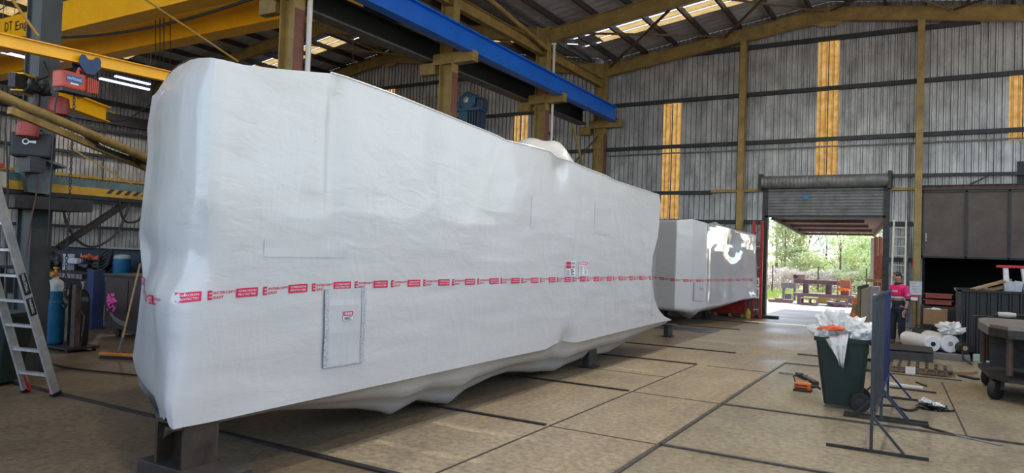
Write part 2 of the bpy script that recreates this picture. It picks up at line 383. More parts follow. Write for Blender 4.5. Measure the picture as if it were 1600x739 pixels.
wr = sgroup('wall_right_blocker', (XE, 10, 0))  # unseen low wall added to block side light and darken the sagging film
q = MB(); corr(q, (XE, YB, 0), (XE, YW, 0), 0, 3.3, (-1, 0, 0)); q.build('cladding_sheets', GALV, wr)  # sheets of the added right blocker wall
for z in (.6, 1.9, 3.25): MB().bar((XE-.08, YB, z), (XE-.08, YW, z), .1, .12).build('girt', GIRT, wr)  # girts of the added right blocker wall
for y in (-.3, 5.05, 10.05, 15.5, 20.85): MB().ibeam((XE+.2, y, 0), (XE+.2, y, rb(XE)+.2), .35, .2, up=V((1, 0, 0))).build('wall_post', OCHRE, wr)
# ---- roof
ce = sgroup('ceiling', (XC, 10, 9))
def roofsheet(x0, x1, y0, y1, nm, m_, th=.012):
    q = MB(); dz_ = -.035 if m_ is GLOWR else 0; n = max(2, int((y1-y0)/.19)); r0, r1 = [], []
    for i in range(n+1):
        y = y0+(y1-y0)*i/n; o = .03*(i % 2)+dz_
        r0.append(V((x0, y, rs(x0)+o))); r1.append(V((x1, y, rs(x1)+o)))
    q.grid([r0, r1]); return q.build(nm, m_, ce)
SKY = [(22.85, 23.85), (17.4, 18.4), (12.2, 13.2), (6.8, 7.8), (1.5, 2.5)]
ed = [YB]+[e for s_ in sorted(SKY) for e in s_]+[YW+.4]
for x0, x1 in ((XC+.001, XR), (XR, XE), (XW-.1, XL), (XL, XC-.001)):
    for i in range(0, len(ed), 2): roofsheet(x0, x1, ed[i], ed[i+1], 'roof_sheet', ROOFM)
    for y0, y1 in SKY:
        xa, xb = min(x0, x1), max(x0, x1); g = .9
        roofsheet(xa, xa+g, y0, y1, 'roof_sheet', ROOFM); roofsheet(xb-g, xb, y0, y1, 'roof_sheet', ROOFM)
        roofsheet(xa+g-.08, xb-g+.08, y0-.07, (y0+y1)/2-.0, 'skylight_panel', GLOWR); roofsheet(xa+g-.08, xb-g+.08, (y0+y1)/2+.0, y1+.07, 'skylight_panel', GLOWR); roofsheet(xa+g, xb-g, (y0+y1)/2-.03, (y0+y1)/2+.03, 'panel_lap', GIRT)
PURL = mat('purlin steel', (.06, .05, .048), .55, .2, .4, 3)
for a, b_ in ((XC, XR), (XR, XE), (XW, XL), (XL, XC)):
    n = round((b_-a)/1.16)
    for i in range(n):
        x = a+(i+.5)*(b_-a)/n
        MB().bar((x, YB, rs(x)-.11), (x, YW, rs(x)-.11), .075, .2).build('purlin', PURL, ce)
# ---- frames
FR = [-.3, 5.4, 10.05, 15.5, 20.85, 25.75]
cl_ = ['near', 'at', 'past']
COLNAME = {5.4: 'dark steel column carrying the welding boom at the left', 10.05: 'column with white downpipe rising behind the near end of the big wrapped box', 15.5: 'ochre column half hidden by the blue beam, behind the middle of the big wrapped box', 20.85: 'ochre column with white conduit under the blue beam, second from the far wall', 25.75: 'ochre column at the far wall where the blue beam ends'}
for y in FR[1:]:
    dk = y == 5.4
    c = thing('steel_column', COLNAME[y], 'column', (XC, y, 0), 'steel columns down the middle of the shed')
    cm = mat('grey green column paint', (.05, .056, .058), .5, .1, .4, 3, stretch=(1, 1, .3)) if dk else OCHRE
    zt = rb(XC)+.45
    MB().ibeam((XC, y, 0), (XC, y, zt), .42, .28, .025, .2 if dk else .014, up=V((1, 0, 0))).build('shaft', cm, c)
    MB().box((XC, y, .015), (.6, .45, .03)).build('base_plate', DKSTEEL, c)
    if y > 10:
        fl = MB().b2((XC+.211, y-.13, 0), (XC+.217, y+.13, 6.75)).build('flange_face', mat('faded red oxide', (.20, .075, .055), .6, 0, .3, 4), c)
    if not dk:
        q = MB(); q.b2((XC-.45, y-.13, 6.98), (XC+.86, y+.13, 7.27)); q.b2((XC-.9, y-.1, 6.75), (XC-.4, y+.1, 7.06)); q.build('runway_bracket', OCHRE, c)
    if y in (10.05, 20.85): MB().tube([(XC+.30, y+.18, .05), (XC+.30, y+.18, 9.0), (XC+.42, y+.18, 9.3), (XC+1.1, y+.1, 9.42)], .055 if y < 11 else .045).build('downpipe', WHITEP, c)
for y in FR[1:]:
    nm = {5.4: 'nearest', 10.05: 'second', 15.5: 'third', 20.85: 'fourth', 25.75: 'furthest'}[y]
    for side, (x0, xa, x1) in (('right bay', (XC+.2, XR, XE)), ('left bay', (XW, XL, XC-.2))):
        r = thing('roof_rafter', f'ochre gabled roof rafter over the {side}, '+('against the far wall' if y > 25 else f'{nm} from the camera'), 'rafter', (xa, y, rb(xa)), 'roof rafters')
        for a, b_ in ((x0, xa), (xa, x1)):
            MB().ibeam((a, y, rb(a)+.23), (b_, y, rb(b_)+.23), .46, .2, .02, .014).build('beam', OCHRE, r)
        MB().poly([(xa-.55, y-.012, rb(xa)-.02), (xa-.22, y-.012, rb(xa)-.2), (xa+.22, y-.012, rb(xa)-.2), (xa+.55, y-.012, rb(xa)-.02), (xa+.4, y-.012, rb(xa)+.45), (xa-.4, y-.012, rb(xa)+.45)], .024, (0, 1, 0)).build('apex_plate', OCHRE, r)
# valley beam, ridge struts and rod bracing
tag(MB().ibeam((XC, YB, 8.75), (XC, 25.6, 8.75), .34, .2).build('valley_beam', OCHRE), 'ochre eaves beam running along the tops of the middle columns', 'beam')
tag(MB().tube([(XC+.1, 15.6, 9.55), (XC+.25, 20.7, 8.75)], .075, 10).build('brace_pipe', OCHRE), 'ochre round brace dropping to the head of the second column from the far wall', 'brace')
def rod(a, b_, lab, r=.028, m_=OCHRE): tag(MB().tube([a, b_], r, 6).build('brace_rod', m_), lab, 'brace', 'roof and wall bracing rods')
R3 = lambda x, y: V((x, y, rb(x)+.3))
BR = mat('brace brown steel', (.13, .085, .05), .6, .1, .4, 5)
rod(R3(-10.9, 25.6), R3(-6.6, 21.0), 'roof brace rising right from the far end of the column row', .05, BR)
rod(R3(-10.8, 20.95), R3(-6.4, 25.6), 'roof brace crossing from column head down to the far rafter', .04, BR)
rod(R3(-6.5, 25.6), R3(-3.3, 21.0), 'roof brace near the right bay ridge, rising toward the camera', .05, BR)
rod(R3(-6.4, 21.0), R3(-3.2, 25.6), 'roof brace meeting the apex of the far rafter', .04, BR)
rod(R3(-3.0, 25.6), R3(.6, 21), 'roof brace right of the far apex', .04, BR); rod(R3(.4, 25.6), R3(-3, 21), 'roof brace at the upper right meeting the far rafter in a V', .04, BR); rod(R3(.5, 25.6), R3(4, 21), 'roof brace at the upper right, right arm of the V', .04, BR)
rod((XC, 21.1, 6.3), (XC, 25.4, 3.7), 'dark wall brace falling away between the last two columns', .035, GIRT); rod((XC+.05, 21.1, 3.9), (XC+.05, 25.4, 6.6), 'brown wall brace rising between the last two columns', .035, BR); rod((XC+.1, 23, 6.7), (XC+.1, 25.5, 3.2), 'ochre prop leaning from the runway beam to the last column', .05)
tag(MB().tube([R3(XL, 10), R3(XL, 25.7)], .06, 8).build('ridge_strut', OCHRE), 'ochre pipe strut along the left bay ridge', 'brace')
rod(R3(-24.5, 20.9), R3(-20, 25.7), 'left bay roof rod crossing under the skylights'); rod(R3(-20, 20.9), R3(-24.5, 25.7), 'left bay roof rod near the far apex'); rod((-29.5, 24.5, 8.2), (-15, 24.5, 8.7), 'thin horizontal tie rod across the left bay', .02); rod((-24.6, 23, 11.15), (-24.6, 23, 7.5), 'thin upright hanger rod beside the near column', .035)
for x, lab in ((-18.65, 'ochre gable post behind the blue hoist in the left bay'), (-5.82, 'ochre gable post left of the roller door'), (-.36, 'ochre gable post between roller door and sliding door')):
    c = thing('gable_post', lab, 'post', (x, YW-.36, 0), 'gable posts of the far wall')
    MB().ibeam((x, YW-.36, 0), (x, YW-.36, rb(x)), .26, .2, .02, .014, up=V((0, 1, 0))).build('shaft', OCHRE, c)
    MB().box((x, YW-.36, .012), (.34, .34, .024)).build('base_plate', DKSTEEL, c)

# ---- crane runways
t = thing('runway_beam', 'bright blue crane runway beam along the column brackets', 'beam', (-10.62, 10, 7.3))
MB().ibeam((-10.62, YB, 7.67), (-10.6, 25.45, 7.42), .56, .3, .035, .05).build('beam', BLUE, t)
for y in FR[2:]: MB().b2((-10.70, y-.12, 7.27), (-10.54, y+.12, 7.30)).build('bearing_pad', DKSTEEL, t)
t = thing('runway_beam', 'dark green crane runway beam on the left side of the columns', 'beam', (-11.95, 10, 7.1))
MB().ibeam((-11.95, YB, 7.42), (-11.95, 25.45, 7.42), .55, .36, .03, .03).build('beam', DGREEN, t)
MB().bar((-12.0, YB, 7.725), (-12.0, 25.45, 7.725), .06, .06).build('rail', STEEL, t)
MB().b2((-12.14, YB, 7.10), (-11.76, 25.4, 7.145)).build('bottom_flange_plate', mat('scuffed flange', (.16, .15, .14), .5, .3, .4, 4), t)

# ---- overhead travelling crane
t = thing('overhead_crane', 'yellow twin box girder overhead crane spanning the left bay', 'crane', (-22, 10.9, 7.4))
for y in (10.2, 12.0):
    g = MB(); g.b2((-31.75, y-.2, 7.45), (-12.3, y+.2, 8.25)); o = g.build('box_girder', YEL, t)
    MB().b2((-31.75, y-.26, 7.43), (-12.3, y+.26, 7.455)).build('flange_plate', YEL, o)
for x in (-31.9, -12.1):
    MB().box((x, 11.1, 7.93), (.32, 3.4, .34), bev=.02).build('end_carriage', YEL, t)
    for y in (9.7, 12.5): MB().cyl((x-.1, y, 7.86), (x+.1, y, 7.87), .1).build('travel_wheel', DKSTEEL, t)
MB().bar((-12.6, 8.0, 7.8), (-12.6, 9.6, 7.8), .2, .2).build('buffer_arm', YEL, t)
for st_, ua, va, ub, hh in (('DT', 7, 50, 18.5, .27), ('Eng', 23.5, 48.5, 43, .34)):
    p_ = aty(ua, va, 9.99); p_.z -= .07 if st_ == 'Eng' else 0
    g = MB(); put_text(g, st_, p_, V((1, 0, 0)), V((0, 0, 1)), width=(aty(ub, va, 9.99)-p_).x, height=hh, m_=INKK, off=.003); g.build('lettering', INKK, t)
MB().tube([aty(30+k*(400-30)/24, 52-9*math.sin(math.pi*(k/24))*-1-(k/24)**1.6*62+6, 9.3) for k in range(25)], .03, 6).build('festoon_cable', BLACK, t)
for u in (243, 250, 256, 266): MB().tube([aty(u, 20, 11), aty(u, 108, 11)], .012, 5).build('hoist_rope', BLACK, t)

# ---- lamps
LM = emis('lamp lens', (1, .96, .9), 14)
def lamp(x, y, lab):
    z = rb(x)+.02
    t = thing('high_bay_lamp', lab, 'lamp', (x, y, z-.45), 'high bay lamps')
    MB().lathe((x, y, z-.42), [(.21, 0), (.24, .03), (.2, .1), (.1, .2), (.08, .3), (.08, .34)], 20).build('housing', STEEL, t)
    MB().lathe((x, y, z-.425), [(.19, 0), (.19, .004)], 20).build('lens', LM, t)
    MB().tube([(x, y, z-.1), (x, y, z+.71)], .012, 5).build('hanger', STEEL, t)
    ld = bpy.data.lights.new('bulb', 'SPOT'); ld.energy = LAMP_W; ld.spot_size = 2.6; ld.spot_blend = .6; ld.shadow_soft_size = .2; ld.color = (1, .90, .76)
    lo = bpy.data.objects.new('bulb', ld); COL.objects.link(lo); lo.parent = t; lo.location = (0, 0, .0)
    if 'label' in lo: pass
p = aty(232, 83, 18.3); lamp(p.x, p.y, 'lit round lamp under the left bay roof')
for x, y in ((-3.1, 3), (-3.1, 12), (-3.1, 19), (1.5, 7)): lamp(x, y, 'added fill lamp hung from the roof, outside the picture')  # unseen lamps added to brighten the interior

LED = emis('led tube', (.50, .52, 1.0), 2.2)
for k, (u0, v0, u1, v1, xx, lab) in enumerate(((156, 121.5, 233, 141, -26, 'lower of the two blue-white strip lights above the left wall'), (180, 119, 234, 132, -26.6, 'upper of the two blue-white strip lights above the left wall'), (2, 80, 62, 96, -24, 'lower blue-white strip light behind the dark column'), (20, 76, 84, 92, -24.6, 'upper blue-white strip light behind the dark column'))):
    a, b_ = atx(u0, v0, xx), atx(u1, v1, xx); z = (a.z+b_.z)/2; a.z = b_.z = z
    t = thing('strip_light', lab, 'lamp', ((a.x+b_.x)/2, (a.y+b_.y)/2, z), 'blue-white strip lights'); MB().bar(a, b_, .12, .05).build('tube', LED, t); MB().bar(a+V((0, 0, .06)), b_+V((0, 0, .06)), .16, .06).build('batten', STEEL, t)
    for q_ in (a, b_): MB().tube([q_+V((0, 0, .08)), V((q_.x, q_.y, rs(q_.x)))], .01, 5).build('hanger', STEEL, t)
# ---- roller door
d1 = sgroup('door_1', (-3.12, YW-.15, 0))
ROLL = mat('roller door curtain', (.20, .205, .21), .5, .3, .4, 2.5)
mb = MB(); rows = []; z = 3.55
while z < 4.62:
    for dz, o in ((0, 0), (.03, .022), (.07, .022), (.1, 0)): rows.append([V((-5.0, YW-.16-o, z+dz)), V((-1.28, YW-.16-o, z+dz))])
    z += .105
mb.grid(rows); mb.build('curtain', ROLL, d1)
MB().b2((-5.0, YW-.2, 3.49), (-1.28, YW-.13, 3.56)).build('bottom_rail', GIRT, d1)
MB().lathe((-5.1, YW-.32, 4.70), [(.2, 0), (.215, .01)]+[(.215-.008*(i % 2), .02+i*.06) for i in range(64)]+[(.2, 3.9)], 28, (1, 0, 0)).build('drum', ROLL, d1)
for x in (-5.13, -1.16): MB().b2((x-.05, YW-.5, 4.42), (x+.05, YW-.02, 4.98)).build('drum_bracket', DKSTEEL, d1)
for x in (-5.0, -1.25):
    q = MB(); q.b2((x-.09, YW-.2, 0), (x+.09, YW+.05, 4.5)); q.build('guide_post', DKSTEEL, d1)
MB().poly([(-3.78, YW-.186, 4.13), (-3.6, YW-.186, 4.15), (-3.58, YW-.186, 4.28), (-3.76, YW-.186, 4.27)], .003, (0, -1, 0)).build('blue_mark', mat('blue smear', (.02, .2, .5), .5), d1)
MB().box((-4.82, YW-.3, .05), (.75, .3, .1), bev=.03).build('guide_foot', DKSTEEL, d1)
# ---- sliding door over the dark bay
d2 = sgroup('door_2', (1.5, YW-.3, 2.25))
DOORM = mat('brown sliding door', (.115, .095, .08), .6, .1, .3, 2, (.08, .055, .045), bump=.2, bscale=4)
MB().b2((-.27, YW-.36, 2.25), (3.6, YW-.30, 4.32)).build('leaf', DOORM, d2)
for x in (-.24, .92, 2.0, 3.1): MB().b2((x-.03, YW-.40, 2.25), (x+.03, YW-.36, 4.32)).build('stile', GIRT, d2)
for z in (2.27, 4.30): MB().b2((-.27, YW-.40, z-.03), (3.6, YW-.36, z+.03)).build('frame_rail', GIRT, d2)
MB().ibeam((-.3, YW-.34, 4.42), (3.8, YW-.34, 4.42), .16, .14).build('track', RUSTY, d2)
MB().b2((-.15, YW-.42, 2.75), (-.11, YW-.37, 3.0)).build('pull_handle', STEEL, d2)
MB().bar((-1.2, YW-.3, 4.83), (3.7, YW-.3, 4.80), .1, .1).build('header_angle', GIRT, d2)
MB().bar((.9, YW-.3, 4.45), (1.5, YW-.3, 4.78), .05, .05).build('track_brace', GIRT, d2)
MB().b2((2.2, YW-.06, 4.45), (3.2, YW-.02, 5.2)).build('dark_panel', BLACK, d2)
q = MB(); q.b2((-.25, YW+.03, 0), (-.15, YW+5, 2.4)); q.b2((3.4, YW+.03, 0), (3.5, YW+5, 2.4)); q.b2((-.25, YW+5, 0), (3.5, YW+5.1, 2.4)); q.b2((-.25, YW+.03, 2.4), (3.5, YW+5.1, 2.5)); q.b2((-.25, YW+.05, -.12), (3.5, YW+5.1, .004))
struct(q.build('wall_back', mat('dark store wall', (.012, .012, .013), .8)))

# ================================================================== SHRINK WRAPPED MODULES
def wrapmat(name, rough, coat, bumps, ws):
    mt = bpy.data.materials.new(name); mt.use_nodes = True; t = mt.node_tree; b = t.nodes['Principled BSDF']; N = t.nodes.new; L = t.links.new
    b.inputs['Base Color'].default_value = (.575, .57, .55, 1); b.inputs['Roughness'].default_value = rough; b.inputs['Specular IOR Level'].default_value = .5
    b.inputs['Coat Weight'].default_value = coat; b.inputs['Coat Roughness'].default_value = .05
    b.inputs['Subsurface Weight'].default_value = 0
    tc = N('ShaderNodeTexCoord'); prev = None
    for sc, st, strength, dist in bumps:
        mp = N('ShaderNodeMapping'); mp.inputs['Scale'].default_value = st; L(tc.outputs['Object'], mp.inputs[0])
        n = N('ShaderNodeTexNoise'); n.inputs['Scale'].default_value = sc; n.inputs['Detail'].default_value = 4; n.inputs['Distortion'].default_value = .6; L(mp.outputs[0], n.inputs[0])
        bm = N('ShaderNodeBump'); bm.inputs['Strength'].default_value = strength; bm.inputs['Distance'].default_value = dist
        L(n.outputs[0], bm.inputs['Height'])
        if prev: L(prev.outputs[0], bm.inputs['Normal'])
        prev = bm
    # sparse crisp creases: ridged noise, only where a slow mask lets them through
    mp = N('ShaderNodeMapping'); mp.inputs['Scale'].default_value = (1, .32, 1.5); mp.inputs['Rotation'].default_value = (.25, 0, 0); L(tc.outputs['Object'], mp.inputs[0])
    n = N('ShaderNodeTexNoise'); n.noise_type = 'RIDGED_MULTIFRACTAL'; n.inputs['Scale'].default_value = 1.6; n.inputs['Detail'].default_value = 3; n.inputs['Distortion'].default_value = .4; L(mp.outputs[0], n.inputs[0])
    m2 = N('ShaderNodeTexNoise'); m2.inputs['Scale'].default_value = .55; m2.inputs['Detail'].default_value = 1; L(tc.outputs['Object'], m2.inputs[0])
    mr = N('ShaderNodeMapRange'); mr.inputs[1].default_value = .47; mr.inputs[2].default_value = .66; L(m2.outputs[0], mr.inputs[0])
    mu = N('ShaderNodeMath'); mu.operation = 'MULTIPLY'; L(n.outputs[0], mu.inputs[0]); L(mr.outputs[0], mu.inputs[1])
    bm = N('ShaderNodeBump'); bm.inputs['Strength'].default_value = .5; bm.inputs['Distance'].default_value = ws; L(mu.outputs[0], bm.inputs['Height']); L(prev.outputs[0], bm.inputs['Normal']); prev = bm
    L(prev.outputs[0], b.inputs['Normal']); return mt
WRAP = wrapmat('white shrink film', .34, .25, [(1.1, (1, 1, .7), .45, .06), (6, (1, .45, 1.5), .35, .015)], .02)
WRAPG = wrapmat('glossy shrink film', .10, .9, [(.9, (1, 1, .7), .12, .05), (6, (1, .5, 1.3), .05, .008)], .005)
_b = WRAPG.node_tree.nodes['Principled BSDF']; _b.inputs['IOR'].default_value = 1.9; _b.inputs['Coat Weight'].default_value = 1; _b.inputs['Coat IOR'].default_value = 1.9
X0 = -4.75
def nzv(x, y, z): return noise.noise(V((x, y, z)))
NP = sorted((p.z, p.y) for p in (atx(u, v, X0) for u, v in [(335, 90), (331, 150), (326, 250), (321, 350), (317, 405), (303, 440), (286, 468), (276, 520), (267, 580), (260, 640), (267, 673)]))
EP = V((X0, 3.48, 0)); ED = V((-2.35, .95, 0)).normalized(); EN = V((-ED.y, ED.x, 0)); EN = EN if EN.y < 0 else -EN
def atend(u, v): p = atplane(u, v, EP, EN); return (p-EP).dot(ED), p.z
LP = sorted((z, d) for d, z in (atend(u, v) for u, v in [(238, 150), (230, 200), (231, 240), (222, 320), (217, 365), (223, 430), (214, 510), (207, 560), (213, 582)]))
FP = sorted((p.z, p.y) for p in (atx(u, v, X0) for u, v in [(1030, 305), (1033, 322), (1028, 370), (1020, 400), (1018, 425), (1022, 465), (1029, 484), (1038, 494), (1050, 500)]))
YN = atx(322, 300, X0).y; YF = atx(1028, 350, X0).y
ZT = [(p.y, p.z) for p in (atx(u, v, X0) for u, v in [(335, 90), (380, 101), (430, 107), (520, 115), (545, 123), (620, 150), (700, 182), (775, 212), (790, 220), (830, 229), (862, 238), (868, 246), (890, 252), (912, 262), (950, 276), (958, 282), (1030, 305)])]
ZB = [(p.y, p.z) for p in (atx(u, v, X0) for u, v in [(267, 673), (300, 664), (350, 655), (430, 637), (560, 609), (767, 563.6), (852, 546), (866, 538), (885, 533), (901, 535.5), (950, 523), (1017, 506.6), (1050, 499)])]
BEL = [(p.y, p.z) for p in (atx(u, v, X0-.48) for u, v in [(335, 660), (400, 647), (430, 645), (540, 643), (575, 647), (595, 652.6), (613, 643), (637, 629), (665, 632), (690, 634), (711, 614.6), (757, 592), (785, 583), (830, 582), (862, 581), (877, 572), (912, 558), (947, 551), (982, 530), (1028, 509), (1050, 500)])]
ETOP = sorted((d, z) for d, z in (atend(u, v) for u, v in [(335, 90), (318, 92), (300, 96), (280, 107), (262, 121), (248, 136), (238, 150)]))
EBOT = sorted((d, z) for d, z in (atend(u, v) for u, v in [(267, 673), (250, 664), (233, 650), (240, 625), (243, 606), (238, 603), (225, 595), (213, 582)]))
EBOT = [(0, ZB[0][1]), (.2, ZB[0][1]+.06), (.5, .50), (.8, .66), (1.6, .60), (2.5, LP[0][0])]
NT, NS, NA = 46, 150, 40
def rightpt(s, t):
    Y0 = lerp(YN, YF, s)
    if s == 0: zb, zt = ZB[0][1], ZT[0][1]
    elif s == 1: zb, zt = FP[0][0], FP[-1][0]
    else: zb, zt = interp(ZB, Y0), interp(ZT, Y0)
    z = lerp(zb, zt, t)
    kn, kf = math.exp(-(Y0-YN)/.55), math.exp(-(YF-Y0)/.22)
    Y = Y0 + (interp(NP, z)-YN)*kn + (interp(FP, z)-YF)*kf
    x = X0
    edge = min(1, (1-t)*12)*min(1, t*12)*min(1, s*25)*min(1, (1-s)*40)
    low = max(0, 1-t*1.8)
    x += edge*(.010*nzv(Y*1.3, z*1.6, 1)+.006*(1+low)*nzv(Y*1.2, z*9, 4)+.012*kn*nzv(Y*5, z*2.2, 7))
    x += edge*(-.05*math.exp(-((Y0-4.80)/.10)**2)*min(1, t*1.3) - .02*max(0, 1-(abs(Y0-4.1)/.75)**2))
    # ridge of the taped lower seam and dent above the crease
    x -= .10*math.exp(-((Y0-9.85)/.25)**2-(t/.06)**2)
    x -= edge*.14*math.exp(-((Y0-9.35)/.22)**2)*max(0, (t-.8)/.2)**2
    return V((x, Y, z))
def endpt(a, t):
    d1 = 0.0
    zt = interp(ETOP, a*2.5); zb = interp(EBOT, a*2.5)
    if a == 0: zt, zb = ZT[0][1], ZB[0][1]
    z = lerp(zb, zt, t)
    Ld = interp(LP, z); p = V((X0, interp(NP, z), z)); q = EP + ED*Ld; q.z = z
    r = p.lerp(q, a)
    e = min(1, a*9)*min(1, (1-a)*9)
    bul = .13*math.sin(math.pi*min(1, a*1.15)**.8) if a < .87 else .13*math.sin(math.pi*min(1, a*1.15)**.8)
    if t > .9: bul *= 1-((t-.9)/.1)**2*.8
    lo_ = min(1, t*3); r += EN*(bul*lo_ + lo_*e*(.012*nzv(a*6, z*.7, 2)+.010*math.exp(-a*5)*nzv(a*30, z*2.2, 5)+.004*nzv(a*15, z*.9, 9)))
    r += EN*(-.06*e*math.exp(-((z-1.85)/.22)**2)*a + .05*e*math.exp(-((z-2.1)/.25)**2)*a - lo_*.10*math.exp(-((a-.30)/.18)**2-((z-.85)/.4)**2))
    return r
mod = thing('wrapped_module', 'big white shrink-wrapped box standing closest, with red printed tape around it', 'wrapped box', (-6, 8.6, 0), 'shrink-wrapped modules')
BKX = -7.15
mb = MB(); mb.use(WRAP)
right = [[rightpt(j/NS, i/NT) for j in range(NS+1)] for i in range(NT+1)]; 
end = [[endpt(j/NA, i/NT) for j in range(NA+1)] for i in range(NT+1)]
for i in range(NT+1):                       # soften the fold at the near corner, more so lower down
    row = end[i][:0:-1]+right[i]; c = NA; t_ = i/NT; n_ = 1 if t_ > .62 else int(1+9*min(1, (.62-t_)/.2)*min(1, t_/.18))
    for _ in range(n_):
        new = [p.copy() for p in row]
        for k in range(c-5, c+5): new[k] = row[k]*.5+(row[k-1]+row[k+1])*.25
        for k in range(c-5, c+5): row[k].xy = new[k].xy
    right[i] = row[c:]; end[i] = [right[i][0].copy()]+row[:c][::-1]
mb.grid(right); mb.grid(end)
# cover
cov = []
lumps = [(atx(828, 214, X0-.75), .26, .55), (atx(872, 233, X0-.45), .22, .32), (atx(800, 216, X0-.2), .06, .15)]
for w_ in range(NA+1):
    a = w_/NA; row = []
    for j in range(NS+1):
        s = j/NS; R = right[NT][j]; Ly = lerp(end[NT][NA].y, YF+.1, s); Lx = lerp(end[NT][NA].x, BKX, min(1, s*3)); Lz = lerp(end[NT][NA].z, R.z, min(1, s*6))
        p = R.lerp(V((Lx, Ly, Lz)), a)
        if j == 0: p = end[NT][w_].copy()
        elif s < .08: p = end[NT][w_].lerp(p, s/.08) if False else p + (end[NT][w_]-end[NT][0].lerp(end[NT][NA], a))*(1-s/.08)
        e = min(1, a*6)*min(1, (1-a)*6)
        p.z += e*(.05*nzv(p.x*1.2, p.y*1.2, 3))
        for c, h, r in lumps:
            zl = c.z - interp(ZT, c.y); q = ((p.x-c.x)**2+(p.y-c.y)**2)/r**2
            if q < 4 and a > 0: p.z += max(0, c.z-lerp(interp(ZT, p.y), interp(ZT, p.y), 0))*math.exp(-q*1.6)*min(1, a*9)
        row.append(p)
    cov.append(row)
mb.grid(cov)
# far side and far end
back = [[V((lerp(end[i][NA].x, BKX, min(1, 5*j/30)), lerp(end[i][NA].y, YF+.1, j/30), lerp(end[i][NA].z, lerp(FP[0][0]+.1, FP[-1][0], i/NT), j/30))) for j in range(31)] for i in range(NT+1)]
mb.grid(back)
fend = [[right[i][NS].lerp(back[i][30], j/20) + V((0, .12*math.sin(math.pi*j/20)*math.sin(math.pi*i/NT), 0)) for j in range(21)] for i in range(NT+1)]
mb.grid(fend)
# sagging film below
und = []
for w_ in range(41):
    a = w_/40; row = []
    for j in range(NS+1):
        R = right[0][j]; s = j/NS
        Lp = V((lerp(end[0][NA].x, BKX, min(1, s*5)), lerp(end[0][NA].y, YF+.1, s), lerp(end[0][NA].z, .6, min(1, s*4))))
        p = R.lerp(Lp, a)
        if j == 0: p = end[0][min(NA, w_)].copy()
        drop = max(0, R.z-interp(BEL, R.y)); sh = sinterp([(0, 0), (.10, .55), (.20, 1), (.36, .62), (.6, .45), (.85, .5), (1, 0)], a)
        p.z -= drop*sh
        if j: p.z = max(.012, p.z)
        row.append(p)
    und.append(row)
mb.grid(und)
film = mb.build('shrink_film', None, mod, smooth=True, weld=.002)
def bvh(o):
    org = ORG[o.name]; me = o.data
    return BVHTree.FromPolygons([v.co+org for v in me.vertices], [tuple(p.vertices) for p in me.polygons])
class Drape:
    def __init__(s, tree): s.t = tree; s.mb = MB()
    def put(s, vs, fs, m_, f3, dirn, off=.006):
        """2-D polygons to 3-D by f3, dropped on the film along dirn"""
        out = []
        for p in vs:
            q = f3(*p); dd = dirn(*p) if callable(dirn) else dirn
            h = s.t.ray_cast(q-dd*1.0, dd, 2.2)
            out.append((h[0] if h[0] else q)-dd*off)
        s.mb.use(m_); s.mb.add(out, fs)
    def rect(s, x0, y0, x1, y1, m_, f3, dirn, off=.005, n=None):
        n = n or max(1, int((x1-x0)/.05)); k = max(1, int((y1-y0)/.05))
        vs = [(lerp(x0, x1, i/n), lerp(y0, y1, j/k)) for j in range(k+1) for i in range(n+1)]
        s.put(vs, [(j*(n+1)+i, j*(n+1)+i+1, (j+1)*(n+1)+i+1, (j+1)*(n+1)+i) for j in range(k) for i in range(n)], m_, f3, dirn, off)
    def text(s, st, x, y, wd, h, m_, f3, dirn, off=.008, bold=.02):
        vs, fs = text_polys(st, 1, bold); x0 = min(p[0] for p in vs); x1 = max(p[0] for p in vs); y0 = min(p[1] for p in vs); y1 = max(p[1] for p in vs)
        s.put([(x+(p[0]-x0)/(x1-x0)*wd, y+(p[1]-y0)/(y1-y0)*h) for p in vs], fs, m_, f3, dirn, off)
def tape(d, f3, dirn, a, b_, pitch, ht, phase=0):
    x = a+phase
    while x < b_-.1:
        bl, lg = pitch*.40, pitch*.52
        if x+bl < b_:
            d.rect(x, -ht/2, x+bl, ht/2, INK, f3, dirn)
            d.text('CORROSION', x+bl*.10, ht*.08, bl*.8, ht*.22, INKW, f3, dirn, bold=0); d.text('PROTECTED', x+bl*.10, -ht*.30, bl*.8, ht*.22, INKW, f3, dirn, bold=0)
        xl = x+bl+pitch*.10
        if xl+lg*.8 < b_:
            for k in (-.5, -.12, .26): d.rect(xl, ht*k, xl+ht*.55, ht*(k+.24), INK, f3, dirn, n=1)
            d.rect(xl, -ht*.5, xl+ht*.16, ht*.5, INK, f3, dirn, n=1)
            xt = xl+ht*.72; d.text('INTERCEPT', xt, ht*.06, pitch*.40-ht*.1, ht*.30, INK, f3, dirn); d.text('EAST', xt, -ht*.42, pitch*.18, ht*.30, INK, f3, dirn)
        x += pitch
d = Drape(bvh(film))
TZ = [(p.y, p.z) for p in (atx(u, v, X0) for u, v in [(286, 467), (302, 464), (318, 462.5), (386, 457), (470, 450.5), (545, 445.5), (640, 442.5), (800, 438.5), (1028, 433.5)])]
frx = lambda y, h: V((X0, y, interp(TZ, y)+h)); DX = V((-1, 0, 0))
y0 = atx(371, 458, X0).y-.535
DXN = lambda y, h: DX if y > 3.62 else V((-.85, .53, 0))
tape(d, frx, DXN, y0, YF-.1, .535, .072)
TE = sorted((q[0], q[1]) for q in (atend(u, v) for u, v in [(222, 437), (234, 447), (244, 455), (262, 463), (278, 467), (287, 468)]))
fre = lambda x, h: EP + ED*(2.5-x) + V((0, 0, interp(TE, 2.5-x)+h)); DE = -EN
tape(d, fre, DE, .02, 2.28, .535, .075)
tp = d.mb.build('printed_tape', None, mod, recalc=False)
tp['label'] = 'red printed tape band'
